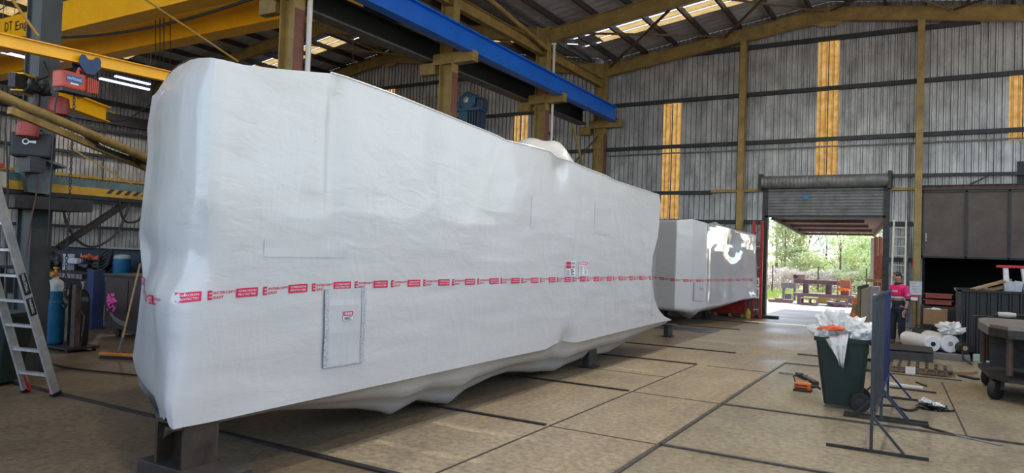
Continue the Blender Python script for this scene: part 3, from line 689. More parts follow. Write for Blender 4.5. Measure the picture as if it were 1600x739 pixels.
MB().tube([p+V((-.004, 0, .006)) for p in right[NT][18::3]], .012, 6).build('edge_seam', WRAP, mod, smooth=True)
# document pocket / zip door
def pocket(parent, tree, f3, dirn, x0, z0, x1, z1, skew=0, sx=.025):
    d = Drape(tree); CL = mat('clear pocket film', (.55, .555, .545), .24, 0, .05, 20, bump=.5, bscale=9, stretch=(1, 1, .35))
    d.rect(x0, z0, x1, z1, CL, f3, dirn, .012)
    ZIP = mat('zip grey', (.48, .50, .53), .5, 0, .5, 60)
    for xa in (x0, x1-sx*2): d.rect(xa, z0, xa+sx*2, z1, ZIP, f3, dirn, .018)
    for xa in (x0-.004, x1): d.rect(xa, z0, xa+.006, z1, INKK if xa < x0 else ZIP, f3, dirn, .016)
    d.rect(x0, z0-.006, x1, z0+.006, ZIP, f3, dirn, .018)
    o = d.mb.build('zip_pocket', None, parent, recalc=False); o['label'] = 'clear zipped pocket in the film'
    d = Drape(tree); w_ = x1-x0; xa, xb = x0+w_*.42, x0+w_*.66; h = (z1-z0); za, zb = z0+h*.58, z0+h*.70
    d.rect(xa, za, xb, zb, INKW, f3, dirn, .02); d.rect(xa, lerp(za, zb, .5), xb, zb, INK, f3, dirn, .023)
    for k in range(5): d.rect(lerp(xa, xb, .1+.17*k), lerp(za, zb, .6), lerp(xa, xb, .17+.17*k), lerp(za, zb, .9), INKW, f3, dirn, .026, n=1)
    for k in range(3): d.rect(lerp(xa, xb, .08), lerp(za, zb, .08+.13*k), lerp(xa, xb, .9-.2*(k % 2)), lerp(za, zb, .14+.13*k), INKK, f3, dirn, .025, n=1)
    d.mb.build('pocket_label', None, o, recalc=False)
pz = lambda y, h: V((X0, y, h))
A = atx(504, 578, X0); B = atx(570, 448, X0)
pocket(mod, d.t, pz, DX, A.y, A.z+.02, B.y, B.z-.01)
A = atx(1015, 493, X0); 
def sticker(parent, tree, f3, dirn, x0, z0, x1, z1, kind):
    d = Drape(tree); d.rect(x0, z0, x1, z1, INKW, f3, dirn, .008); w_, h = x1-x0, z1-z0
    def r(a, b_, c, e, m_): d.rect(x0+w_*a, z0+h*b_, x0+w_*c, z0+h*e, m_, f3, dirn, .011, n=1)
    if kind == 0:
        for k in range(2):
            r(.05, .75-.25*k, .55, .97-.25*k, INK)
            for q in range(3): r(.6, .78+.06*q-.25*k, .95, .81+.06*q-.25*k, INKK)
        for q in range(5): r(.05, .05+.08*q, .5-.08*(q % 2), .08+.08*q, INKK)
        for q in range(4): r(.55, .06+.11*q, .9-.1*(q % 2), .12+.11*q, INKK)
    else:
        r(.04, .76, .96, .97, INK)
        for q in range(4): r(.1+.21*q, .8, .24+.21*q, .93, INKW)
        for q in range(7): r(.06, .08+.09*q, .45-.07*(q % 2), .11+.09*q, INKK)
        for q in range(3): r(.6, .12+.1*q, .9, .16+.1*q, INKK)
        vs = [(x0+w_*.74+w_*.18*math.cos(k*math.pi/8)*(1 if k < 16 else .72), z0+h*.58+h*.14*math.sin(k*math.pi/8)*(1 if k < 16 else .72)) for k in range(32)]
        d.put(vs, [(k, (k+1) % 16, 16+(k+1) % 16, 16+k) for k in range(16)], INK, f3, dirn, .012)
        r(.03, .0, .97, .025, INK)
    o = d.mb.build('warning_label', None, parent, recalc=False); o['label'] = 'red and white printed warning label'
for k, (ua, ub) in enumerate(((883, 898.5), (903.5, 918))):
    p, q = atx(ua, 431.5, X0), atx(ub, 408, X0); sticker(mod, d.t, pz, DX, p.y, p.z, q.y, q.z, k)
PATCH = mat('clear patch tape', (.575, .572, .552), .27, 0, .03, 9)
for ua, va, ub, vb in ((414, 401, 545, 346), (928, 365, 955, 320), (829, 356, 838, 308)):
    dd = Drape(d.t); p, q = atx(ua, va, X0), atx(ub, vb, X0); dd.rect(p.y, p.z, q.y, q.z-(0 if ub != 545 else .2), PATCH, pz, DX, .004); dd.mb.build('film_patch', None, mod, recalc=False)
dd = Drape(d.t); p, q = atx(1017, 493, X0), atx(1023, 440, X0)
for a, b_ in (((p.y, p.z), (p.y+.012, q.z)), ((p.y, p.z), (q.y-.05, p.z+.012))): dd.rect(*a, *b_, mat('grey seam', (.2, .2, .22), .5), pz, DX, .008)
dd.mb.build('far_pocket_outline', None, mod, recalc=False)

# ---- second module
mod2 = thing('wrapped_module', 'smaller white shrink-wrapped box beyond, next to the roller door, its long side shiny', 'wrapped box', (-6.3, 22.3, 0), 'shrink-wrapped modules')
W2 = WRAP
def depthpt(u, v, x, y):      # height of a pixel seen at plan position along its ray
    dd = ray(u, v); k = (x*dd.x+y*dd.y)/(dd.x**2+dd.y**2); return CAMZ+dd.z*k
PL = [  # plan x, y, z bottom, z top along the visible sides
 (-8.5, 21.2), (-7.35, 20.7), (-6.45, 20.15), (-6.05, 20.65), (-5.72, 21.3), (-5.45, 22.9), (-5.12, 24.75)]
pxb = [(1000, 478), (1024, 481), (1055, 484), (1080, 487), (1104, 482.5), (1140, 473.5), (1182, 464)]
pxt = [(1000, 344), (1024, 344), (1057, 344), (1080, 342), (1104, 349), (1140, 357), (1180, 366.5)]
cols = []
for k, ((x, y), pb, pt) in enumerate(zip(PL, pxb, pxt)):
    u = (pb[0]+pt[0])/2; dd = ray(u, 420); kk = (x*dd.x+y*dd.y)/(dd.x**2+dd.y**2)
    if k: x, y = dd.x*kk, dd.y*kk
    cols.append((x, y, depthpt(*pb, x, y), depthpt(*pt, x, y)))
def col2(s):
    s = s*(len(cols)-1); i = min(int(s), len(cols)-2); f_ = s-i; return [lerp(a, b_, f_) for a, b_ in zip(cols[i], cols[i+1])]
mb = MB(); M2, T2 = 120, 30; mb.mats = [WRAP, WRAPG]
side = []
for i in range(T2+1):
    t = i/T2; row = []
    for j in range(M2+1):
        s = j/M2; x, y, zb, zt = col2(s); z = lerp(zb, zt, t); e = min(1, t*8)*min(1, (1-t)*8)
        n_ = V((.9, -.4, 0)); o = e*(.015*nzv(x*2, y*2, z*1.5)+.008*nzv(x*3, y*2, z*7+3))
        if s > .66:
            o += -.14*math.exp(-(((s-.86)/.035)**2)-((t-.78)/.16)**2) - .02
        if s > .95: o += .1*math.exp(-(t/.08)**2)
        if abs(s-.667) < .02: o += .02*e
        row.append(V((x, y, z))+n_*o)
    side.append(row)
k = int(M2*.667)
mb.cur = 0; mb.grid([r[:k+1] for r in side]); mb.cur = 1; mb.grid([r[k:] for r in side]); mb.cur = 0
BL, BR_ = V((-9.4, 24.0, 0)), V((-7.7, 25.1, 0))
topr, botr = [], []
for a in range(13):
    q = a/12; rt_, rbm = [], []
    for j in range(M2+1):
        s = j/M2; x, y, zb, zt = col2(s); bx = lerp(-8.7, -7.7, s); by = lerp(22.6, 25.1, s)
        hump = .20*math.exp(-((s-.80)/.05)**2-((q-.2)/.12)**2)+.10*math.exp(-((s-.58)/.06)**2-((q-.1)/.1)**2)
        S = side[T2][j]; p = S.lerp(V((bx, by, zt)), q); p.z += hump; rt_.append(p)
        S = side[0][j]; p = S.lerp(V((bx, by, .5)), q)
        drop = interp([(0, .06), (.45, .12), (.52, .22), (.58, .36), (.64, .16), (.75, .20), (.85, .2), (.95, .1), (1, 0)], s)
        p.z -= drop*interp([(0, 0), (.12, .8), (.2, 1), (.6, .6), (1, 0)], q); rbm.append(p)
    topr.append(rt_); botr.append(rbm)
mb.grid(topr); mb.grid(botr)
mb.grid([[topr[12][j] for j in range(M2+1)], [botr[12][j] for j in range(M2+1)]])
mb.grid([[topr[a][M2] for a in range(13)], [side[0][M2].lerp(botr[12][M2], a/12) for a in range(13)]]); mb.grid([[topr[a][0] for a in range(13)], [botr[a][0] for a in range(13)]])
film2 = mb.build('shrink_film', None, mod2, smooth='all', weld=.002)
tr2 = bvh(film2)
d = Drape(tr2)
sl_ = [0]
P3 = [V((c[0], c[1], 0)) for c in cols]
for a, b_ in zip(P3, P3[1:]): sl_.append(sl_[-1]+(b_-a).length)
tzp = [(1000, 431.5), (1024, 433.7), (1055, 437.6), (1080, 438.4), (1104, 438.2), (1140, 437.6), (1180, 437)]
tz2 = [(s_, depthpt(*p, c[0], c[1])) for s_, p, c in zip(sl_, tzp, cols)]
def f2(x, h):
    for i in range(len(P3)-1):
        if x <= sl_[i+1] or i == len(P3)-2:
            q = (x-sl_[i])/(sl_[i+1]-sl_[i]); p = P3[i].lerp(P3[i+1], q); p.z = interp(tz2, x)+h; return p
def dir2(x, h):
    for i in range(len(P3)-1):
        if x <= sl_[i+1] or i == len(P3)-2:
            e = (P3[i+1]-P3[i]).normalized(); return -V((e.y, -e.x, 0))
tape(d, f2, dir2, .6, sl_[-1]-.1, .52, .075)
d.mb.build('printed_tape', None, mod2, recalc=False)['label'] = 'red printed tape band'
fz2 = lambda x, h: f2(x, h-interp(tz2, x))
pocket(mod2, tr2, fz2, dir2, sl_[3]+.12, depthpt(1088, 470, -6, 20.8), sl_[4]+.05, depthpt(1090, 441, -6, 20.8))

# ---- supports under the modules
st = thing('steel_stub', 'rusty upright I-section stub under the near corner of the big wrapped box', 'support', (-4.98, 3.52, .24), 'steel supports under the boxes')
mb = MB(); RB = mat('browned stub steel', (.10, .075, .045), .5, .3, .6, 3, (.03, .022, .018), bump=.1)
p = atx(225, 672, -5.05); 
mb.ibeam((-4.98, 3.55, .24), (-4.98, 3.55, .56), .36, .3, .03, .02, up=V((1, 0, 0))); mb.build('i_section', RB, st)
MB().b2((-5.17, 3.40, .56), (-4.8, 3.7, .575)).build('top_plate', RB, st)
bs = tag(MB().b2((-5.35, 3.38, 0), (-4.45, 3.75, .24), bev=.01).build('base_beam', mat('dark base', (.05, .042, .036), .6, .2, .4, 5)), 'dark steel base block under the rusty stub at the lower left', 'block')
for (x, y, z, lab) in ((-5.12, 11.5, .45, 'dark steel block under the middle of the big wrapped box'), (-5.6, 17.3, .3, 'dark block on the floor between the two wrapped boxes'), (-6.4, 23.6, .5, 'dark support under the far end of the second wrapped box'), (-6.9, 5.4, .45, 'dark block deep under the near end of the big wrapped box'), (-7.0, 12.5, .5, 'dark block deep under the far end of the big wrapped box'), (-7.2, 21.8, .42, 'dark support under the left side of the second wrapped box')):
    s_ = thing('steel_block', lab, 'support', (x, y, 0), 'steel supports under the boxes')
    MB().ibeam((x, y-.16, z/2), (x, y+.16, z/2), z, .26, .025, .12).build('i_section', BLACK if y > 12 else DKSTEEL, s_)
    MB().box((x, y, z+.008), (.4, .4, .016)).build('packer_plate', DKSTEEL, s_)
MB and tag(MB().b2((-7.5, 19.1, .0), (-5.0, 19.9, .012)).build('steel_plate', mat('blue grey plate', (.10, .12, .16), .3, .5, .3, 3)), 'flat grey steel plate lying in front of the second wrapped box', 'plate')

# ================================================================== RIGHT HAND SIDE OF THE FLOOR
def rotz(a): return Matrix.Rotation(a, 3, 'Z')
class XF(MB):
    """builder in local coordinates turned and moved on build"""
    def __init__(s, loc, a=0): super().__init__(); s.L = V(loc); s.R = rotz(a)
    def build(s, *k, **q):
        s.v = [s.L + s.R @ p for p in s.v]; return super().build(*k, **q)
def wheelie_bin(loc, a, label):
    t = thing('wheelie_bin', label, 'bin', loc, None)
    m_ = XF(loc, a)   # local x: front(-) to rear(+)
    def ring(z, hx, hy, off=0, k=5):
        pts = []; r = .06
        for cx, cy, a0 in ((1, 1, 0), (-1, 1, 90), (-1, -1, 180), (1, -1, 270)):
            for i in range(k): th = math.radians(a0+90*i/(k-1)); pts.append(V((off+cx*(hx-r)+r*math.cos(th), cy*(hy-r)+r*math.sin(th), z)))
        return pts
    prof = [(.05, .235, .22, .0), (.30, .262, .236, -.008), (.62, .296, .256, -.015), (.90, .325, .272, -.02), (.90, .35, .295, -.02), (.955, .352, .297, -.02), (.955, .32, .27, -.02), (.80, .30, .25, -.018), (.12, .215, .2, 0)]
    rows = [ring(*p) for p in prof]; m_.grid(rows, wrap=True); m_.add(rows[0], [tuple(range(20))]); m_.add(rows[-1], [tuple(range(20))]); m_.build('body', BIN, t, smooth=True)
    h = XF(loc, a); h.tube([(.31, -.22, .90), (.42, -.22, .91), (.42, .22, .91), (.31, .22, .90)], .018, 8); h.build('handle', BIN, t, smooth=True)
    ax = XF(loc, a); ax.cyl((.21, -.28, .125), (.21, .28, .125), .012, 8); ax.build('axle', STEEL, t)
    for s in (-1, 1):
        q = XF(loc, a); q.lathe((.21, s*.27-.03, .125), [(.085, -.002), (.115, 0), (.125, .012), (.125, .048), (.115, .06), (.085, .062), (.08, .05), (.03, .05), (.03, .07)], 24, (0, 1, 0)); w_ = q.build('wheel', RUBBER, t, smooth=True)
        q = XF(loc, a); q.lathe((.21, s*.27-.035 if s < 0 else s*.27-.03, .125), [(.025, 0), (.06, .003), (.065, .066), (.03, .07)], 16, (0, 1, 0)); q.build('hub', DKSTEEL, w_)
    return t
BX = V((-1.0, 10.78, 0)); wheelie_bin(BX, 0.06, 'dark green wheelie bin heaped with white plastic film')
FILM = mat('loose white film', (.72, .74, .73), .3, 0, .12, 8, bump=.3, bscale=12)
def crumple(mb, c, r, sub=4, amp=.35, seed=0, flat=.0):
    bm = bmesh.new(); bmesh.ops.create_icosphere(bm, subdivisions=sub, radius=1)
    for v in bm.verts:
        p = v.co.copy(); o = V((seed, seed*2.1, seed*.7))
        k = 1+amp*(noise.noise(p*1.7+o)+.6*(abs(noise.noise(p*3.6+o))*2-.5)+.35*(abs(noise.noise(p*8+o))*2-.5))
        q = V((p.x*r[0], p.y*r[1], p.z*r[2]))*k
        if q.z < flat: q.z = flat + (q.z-flat)*.1
        v.co = V(c)+q
    bm.verts.index_update(); mb.add([v.co.copy() for v in bm.verts], [[v.index for v in f.verts] for f in bm.faces]); bm.free(); return mb
t = thing('plastic_film', 'crumpled white plastic film overflowing from the green bin', 'plastic film', BX+V((0, 0, .6)))
mb = MB(); crumple(mb, BX+V((-.02, 0, 1.0)), (.33, .24, .26), 5, .42, 3, -.12); crumple(mb, BX+V((-.24, -.10, 1.0)), (.17, .14, .17), 4, .5, 9, -.08); crumple(mb, BX+V((.2, -.08, 1.0)), (.2, .16, .17), 4, .5, 14, -.08); mb.build('crumpled_heap', FILM, t, smooth=True)
rows = []
A, B_, C_ = atz(1287, 522, .97), atz(1325, 522, .97), None
yf = BX.y-.30
tri = [(1286, 523, 1326, 515), (1290, 530, 1325, 528), (1295, 540, 1323, 541), (1303, 552, 1321, 556), (1309, 562, 1319, 567), (1312, 570, 1318, 575)]
for i, (ua, va, ub, vb) in enumerate(tri):
    y = yf - .03*min(i, 2) - (0 if i else -.16)
    pa, pb = aty(ua, va, y), aty(ub, vb, y); rows.append([pa.lerp(pb, k/8)+V((0, .035*math.sin(k*1.9+i*.8)-.02*i/5, 0)) for k in range(9)])
mb = MB(); mb.grid(rows); mb.build('hanging_sheet', FILM, t, smooth=True, solid=.004)
mb = MB(); crumple(mb, BX+V((-.12, -.27, 1.06)), (.15, .05, .05), 3, .5, 5); mb.build('orange_strip', mat('orange film', (.75, .13, .04), .4, 0, .2, 9), t, smooth=True)['label'] = 'orange strip of plastic'

# welding screen frames seen edge-on
def screen(label, ys, x, zt, m_, mb2, side_bars, group=None):
    t = thing('screen_frame', label, 'frame', (x, ys[0], 0), 'standing steel screen frames')
    for y in ys:
        MB().bar((x-.43, y, .016), (x+.52, y, .016), .03, .03).build('foot_bar', DKSTEEL, t)
        MB().bar((x, y, .03), (x, y, zt), .032, .032).build('post', m_, t)
        MB().bar((x+.02, y, .36), (x+.30, y, .03), .026, .026).build('brace', mb2, t)
        if y == ys[1]: MB().bar((x-.02, y, .36), (x-.32, y, .03), .024, .024).build('brace', DKSTEEL, t)
    for z in (zt-.02, .34): MB().bar((x, ys[0]+.018, z), (x, ys[1]-.018, z), .03, .03).build('rail', m_, t)
    for i in range(side_bars):
        y = lerp(ys[0], ys[1], (i+1)/(side_bars+1)); MB().bar((x, y, .36), (x, y, zt-.036), .026, .026).build('infill_bar', m_ if i % 2 else mb2, t)
GREYT = mat('grey tube paint', (.055, .062, .07), .4, .3, .3, 6)
screen('grey steel screen frame standing nearest, in front of the green bin', (8.35, 10.10), -.5, 1.63, GREYT, GREYT, 3)
screen('navy blue steel screen frame standing just behind the grey one', (10.3, 11.92), -.51, 1.60, NAVY, NAVY, 3)
t = thing('board_frame', 'olive framed tan board standing behind the green bin', 'board', (-1.12, 15.5, 0))
for y in (14.5, 15.2, 15.9, 16.5): MB().bar((-1.12, y, 0.02), (-1.12, y, 1.55), .05, .05).build('post', mat('olive frame', (.10, .085, .05), .6, 0, .4, 6), t)
MB().b2((-1.08, 14.5, .12), (-1.06, 16.5, 1.5)).build('board', mat('tan board', (.26, .19, .11), .7, 0, .3, 3), t)
MB().bar((-1.12, 14.45, 1.53), (-1.12, 16.55, 1.53), .05, .04).build('top_rail', DKSTEEL, t); MB().bar((-1.3, 14.6, .02), (-.9, 14.6, .02), .05, .04).build('foot_bar', DKSTEEL, t); MB().bar((-1.3, 16.3, .02), (-.9, 16.3, .02), .05, .04).build('foot_bar', DKSTEEL, t)
t = thing('cloth_roll', 'olive roll with two orange bands leaning behind the bin', 'roll', atz(1346, 560) )
p0, p1 = V((-1.42, 15.6, .45)), V((-1.22, 15.6, 1.28)); p0 = V((-1.45, 15.4, .0))
MB().tube([p0, p1], .07, 14).build('roll', mat('olive roll cloth', (.22, .19, .08), .8, 0, .2, 9), t, smooth=True)
for k in (.72, .95): MB().tube([p0.lerp(p1, k-.05), p0.lerp(p1, k+.05)], .076, 14).build('orange_band', ORNG, t, smooth=True)

# floor clutter beside the bin
def lie(name, u0, v0, u1, v1, wd, h, m_, lab, cat, z=0):
    a, b_ = atz(u0, v0), atz(u1, v1); a.z = b_.z = h/2+z+.001
    return tag(MB().bar(a, b_, wd, h, bev=min(wd, h)*.2).build(name, m_), lab, cat)
t = thing('power_tool', 'orange and black power tool on the floor left of the green bin', 'tool', atz(1253, 612))
o = t.location
mb = MB()
mb.box((o.x, o.y+.08, .075), (.24, .16, .11), bev=.03); mb.build('body', ORNG, t, smooth=True)
for i in range(2): MB().box((o.x-.01, o.y-.004, .05+.045*i), (.17, .012, .018), bev=.005).build('grip_slot', BLACK, t)
MB().box((o.x, o.y+.08, .012), (.26, .18, .024), bev=.006).build('foot_plate', BLACK, t); MB().tube([(o.x+.12, o.y+.08, .08), (o.x+.2, o.y+.1, .09), (o.x+.25, o.y+.1, .05)], [.03, .022, .015]).build('nozzle', BLACK, t); MB().tube([(o.x-.1, o.y+.1, .1), (o.x-.15, o.y+.14, .2), (o.x-.02, o.y+.2, .24)], .012).build('handle_hoop', BLACK, t)
lie('steel_flat', 1217, 583, 1262, 588, .06, .03, STEEL, 'flat silver bar on the floor left of the bin', 'bar')
lie('steel_angle', 1247, 587, 1275, 602, .10, .06, DKSTEEL, 'dark steel offcut behind the orange tool', 'offcut')
lie('timber_batten', 1243, 598, 1268, 598, .05, .03, WOOD, 'short pale timber batten behind the orange tool', 'timber')
lie('white_tube', 1389, 601, 1442, 608, .04, .04, WHITEP, 'white tube lying on the floor behind the screen frames', 'tube')
lie('steel_rod', 1390, 606, 1463, 615, .025, .025, DKSTEEL, 'thin dark rod beside the white tube', 'rod')
lie('steel_strip', 1442, 667, 1488, 680, .05, .02, BLACK, 'black flat bar lying on the raised floor strip', 'bar')
lie('steel_strip', 1488, 680, 1565, 697, .04, .016, STEEL, 'thin grey offcut beyond the black flat bar', 'bar')
a = smooth_path([atz(1345, 633), atz(1395, 636), atz(1408, 640), atz(1420, 643), atz(1433, 641)])
for p in a: p.z = .018
tag(MB().tube(a, .016, 8).build('bent_hose', BLACK, smooth=True), 'black bent hose on the floor beside the grey screen frame', 'hose')
lie('steel_offcut', 1432, 598, 1447, 604, .04, .02, DKSTEEL, 'little bent offcut in front of the pallet', 'offcut')
t = thing('rag_bundle', 'crumpled black and white bundle lying alone on the floor', 'bundle', atz(1457, 640)); o = t.location
mb = MB(); crumple(mb, (o.x, o.y, .03), (.17, .12, .06), 4, .45, 21, -.03); mb.build('dark_cloth', BLACK, t, smooth=True)
mb = MB(); crumple(mb, (o.x-.08, o.y+.03, .075), (.075, .06, .06), 4, .5, 31); crumple(mb, (o.x+.06, o.y-.03, .06), (.08, .05, .04), 4, .5, 33); mb.build('white_cloth', WHITEP, t, smooth=True)
MB().tube([(o.x+.12, o.y, .03), (o.x+.2, o.y-.02, .012), (o.x+.26, o.y+.03, .02)], .012).build('strap_end', BLACK, t)

# pallet, rack of channels, film rolls
t = thing('timber_pallet', 'worn timber pallet on the floor behind the screen frames', 'pallet', (-.15, 15.3, 0))
PW = mat('grey pallet timber', (.20, .155, .105), .8, 0, .5, 3, stretch=(8, 1, 1), bump=.2)
for y in (14.95, 15.4, 15.85): MB().b2((-.62, y-.04, .02), (.32, y+.04, .10)).build('bearer', PW, t)
for i in range(7): x = -.58+i*.145; MB().b2((x, 14.88, .10), (x+.09, 15.92, .12)).build('deck_board', PW, t)
MB().b2((-.36, 14.865, .0), (-.2, 14.872, .13)).build('paper_label', WHITEP, t)['label'] = 'white paper label on the pallet'
tag(MB().bar((.34, 15.3, .03), (.75, 15.8, .03), .12, .05).build('timber_offcut', WOOD), 'brown timber offcut right of the pallet', 'timber')
t = thing('steel_rack', 'stack of dark steel channels lying behind the pallet', 'steel stack', (-.3, 16.4, 0))
for x in (-.6, .0): MB().b2((x-.05, 15.95, 0), (x+.05, 17.1, .1)).build('bearer', WOOD, t)
for i in range(5):
    y = 16.0+i*.22
    MB().prof((-.85, y, .2), (.08, y, .2), [(-.1, -.1), (.1, -.1), (.1, .08), (.085, .08), (.085, -.085), (-.085, -.085), (-.085, .08), (-.1, .08)]).build('channel', mat('channel steel', (.085, .08, .075), .45, .5, .4, 6), t)
MB().b2((-.88, 15.92, .30), (.06, 17.0, .315)).build('top_plate', DKSTEEL, t)
tag(MB().b2((-.62, 17.66, .0), (.75, 18.12, .13), bev=.01).build('grey_pallet', mat('grey board', (.17, .17, .165), .7, 0, .3, 5)), 'low grey platform carrying the white film rolls', 'platform')
FR_ = mat('rolled film', (.78, .80, .82), .28, 0, .08, 14, bump=.15, bscale=20)
for k, (a, b_, r, lab) in enumerate((((.08, 17.80, .30), (-.44, 18.75, .30), .165, 'white film roll with open core, left of the pair on the grey platform'), ((.40, 17.90, .325), (-.02, 18.80, .325), .19, 'fatter white film roll, right of the pair on the grey platform'), ((.66, 17.80, .265), (.40, 18.45, .265), .12, 'black film roll right of the white film rolls'))):
    t = thing('film_roll', lab, 'roll', ((a[0]+b_[0])/2, (a[1]+b_[1])/2, .135), 'rolls on the grey platform')
    a, b_ = V(a), V(b_); ax = (b_-a).normalized(); ln = (b_-a).length; rc = .05
    q = MB(); q.lathe(a, [(rc, 0), (r-.01, 0), (r, .012)]+[(r+.006*nzv(k*3, i*1.7, 0), .012+(ln-.024)*i/8) for i in range(1, 8)]+[(r, ln-.012), (r-.01, ln), (rc, ln)], 32, ax); q.build('film', FR_ if k < 2 else BLACK, t, smooth=True)
    q = MB(); q.lathe(a-ax*.01, [(rc-.012, .0), (rc, 0), (rc, ln+.02), (rc-.012, ln+.02), (rc-.012, .06)], 20, ax); q.build('core', BLACK if k == 0 else CARD, t, smooth=True)
t = thing('plastic_bag', 'crumpled white plastic bag on top of the black roll', 'bag', (.42, 18.25, .45))
mb = MB(); crumple(mb, (.42, 18.0, .63), (.24, .15, .15), 4, .5, 41, -.1); mb.build('bag', FILM, t, smooth=True)
tag(MB().box((.12, 19.2, .16), (.55, .25, .3), bev=.05).build('dark_bundle', BLACK, smooth=True), 'black bundle lying behind the film rolls', 'bundle')
t = thing('machine_case', 'squat black case on the floor right of the man in pink', 'case', (-.2, 19.9, 0))
MB().box((-.2, 19.95, .24), (.34, .4, .46), bev=.06).build('body', BLACK, t, smooth=True); MB().tube([(-.3, 19.9, .45), (-.28, 19.9, .53), (-.12, 19.9, .53), (-.1, 19.9, .45)], .014).build('handle', BLACK, t)
t = thing('crate_stand', 'dark stand under the cardboard box', 'stand', (.22, 20.4, 0))
for x in (.02, .48):
    for y in (20.2, 20.7): MB().bar((x, y, 0), (x, y, .52), .05, .05).build('leg', DKSTEEL, t)
MB().b2((-.02, 20.15, .5), (.52, 20.75, .54)).build('top', DKSTEEL, t); MB().b2((-.0, 20.2, .1), (.5, 20.7, .13)).build('shelf', DKSTEEL, t)
t = thing('cardboard_box', 'open cardboard box filled with white packing right of the man', 'box', (.1, 20.45, .545))
q = MB(); q.b2((-.13, 20.2, .545), (.38, 20.215, .92)); q.b2((-.13, 20.68, .545), (.38, 20.695, .92)); q.b2((-.13, 20.2, .545), (-.115, 20.69, .92)); q.b2((.365, 20.2, .545), (.38, 20.69, .92)); q.b2((-.13, 20.2, .545), (.38, 20.69, .56)); q.build('carton', CARD, t)
q = MB(); crumple(q, (.12, 20.44, .88), (.2, .2, .06), 3, .5, 51); q.build('packing', WHITEP, t, smooth=True)
MB().bar((.44, 20.3, .60), (.75, 20.3, .60), .3, .012).build('cardboard_flap', CARD, t)
for k, (z, lab) in enumerate(((.98, 'lower red tray stacked behind the cardboard box'), (1.14, 'upper red tray stacked behind the cardboard box'))):
    t = thing('red_tray', lab, 'tray', (.18, 21.3, z-.0), 'red trays'); q = MB(); rc = mat('red brown tray', (.33, .075, .045), .6, 0, .3, 5)
    q.b2((-.12, 21.1, z), (.5, 21.6, z+.02)); q.b2((-.12, 21.1, z), (.5, 21.12, z+.13)); q.b2((-.12, 21.58, z), (.5, 21.6, z+.13)); q.b2((-.12, 21.1, z), (-.1, 21.6, z+.13)); q.b2((.48, 21.1, z), (.5, 21.6, z+.13)); q.build('shell', rc, t); MB().b2((-.14, 21.08, z+.12), (.52, 21.1, z+.14)).build('rim', rc, t)
t = thing('tool_cabinet', 'dark rusty cabinet under the red trays', 'cabinet', (.2, 21.4, 0)); MB().b2((-.2, 21.12, 0), (.6, 21.7, .96)).build('body', RUSTY, t); MB().b2((-.16, 21.10, .5), (.56, 21.12, .9)).build('door', DKSTEEL, t); MB().b2((.1, 21.08, .7), (.3, 21.1, .73)).build('handle', STEEL, t)
t = thing('electric_motor', 'small dark machine head beside the red trays', 'machine', (.72, 21.35, 0.0))
MB().lathe((.66, 21.1, .95), [(.05, 0), (.13, .02)]+[(.13-.012*(i % 2), .03+.03*i) for i in range(12)]+[(.1, .42)], 20, (0, 1, 0)).build('motor_body', DKSTEEL, t); MB().b2((.62, 21.1, 0), (.82, 21.5, .84)).build('pedestal', RUSTY, t); MB().cyl((.80, 21.2, .9), (.98, 21.2, 1.0), .06).build('spindle', REDP, t)
t = thing('curved_sheet', 'bent brown steel sheet standing left of the black skip', 'sheet', (.9, 20.2, 0))
rows = [[V((.55+.62*k/10, 20.0-.10*math.sin(k/10*math.pi)+.0, z)) for k in range(11)] for z in (.02, .5, 1.0, 1.42)]
q = MB(); q.grid(rows); q.build('sheet', mat('brown sheet', (.07, .05, .05), .4, .3, .3, 2), t, smooth=True, solid=.01); MB().bar((.55, 20.06, 1.42), (1.17, 20.06, 1.5), .02, .03).build('edge_strip', STEEL, t)

# black skip
t = thing('skip_bin', 'large black ribbed steel skip at the right edge', 'skip', (1.7, 18.9, 0))
q = MB(); corr(q, (.55, 18.2, 0), (3.2, 18.2, 0), .13, 1.46, (0, -1, 0), .19, .03); corr(q, (.55, 18.2, 0), (.55, 19.7, 0), .13, 1.46, (-1, 0, 0), .19, .03); corr(q, (3.2, 18.2, 0), (3.2, 19.7, 0), .13, 1.46, (1, 0, 0), .19, .03); corr(q, (.55, 19.7, 0), (3.2, 19.7, 0), .13, 1.46, (0, 1, 0), .19, .03); q.build('side_panels', BLACK, t)
q = MB()
for a, b_ in (((.52, 18.17), (3.23, 18.17)), ((.52, 19.73), (3.23, 19.73)), ((.52, 18.17), (.52, 19.73)), ((3.23, 18.17), (3.23, 19.73))): q.bar((*a, 1.47), (*b_, 1.47), .06, .05)
q.build('rim', BLACK, t); MB().b2((.55, 18.2, .12), (3.2, 19.7, .15)).build('base', BLACK, t)
for x in (.55,): MB().b2((x-.04, 18.14, .1), (x+.04, 18.2, 1.48)).build('corner_post', DKSTEEL, t)
for x in (.7, 3.0):
    for y in (18.4, 19.5): MB().b2((x-.06, y-.06, 0), (x+.06, y+.06, .12)).build('foot', DKSTEEL, t)
for k, (u0, v0, u1, v1, lab) in enumerate(((1520, 452, 1562, 440, 'longest timber plank sticking out of the skip'), (1535, 455, 1580, 446, 'shorter timber plank in front of the long one in the skip'))):
    a, b_ = aty(u0, v0, 18.7+.2*k), aty(u1+15, v1-3, 19.2+.2*k); tag(MB().bar(a, b_, .16, .04).build('timber_plank', WOOD), lab, 'plank', 'planks in the skip')
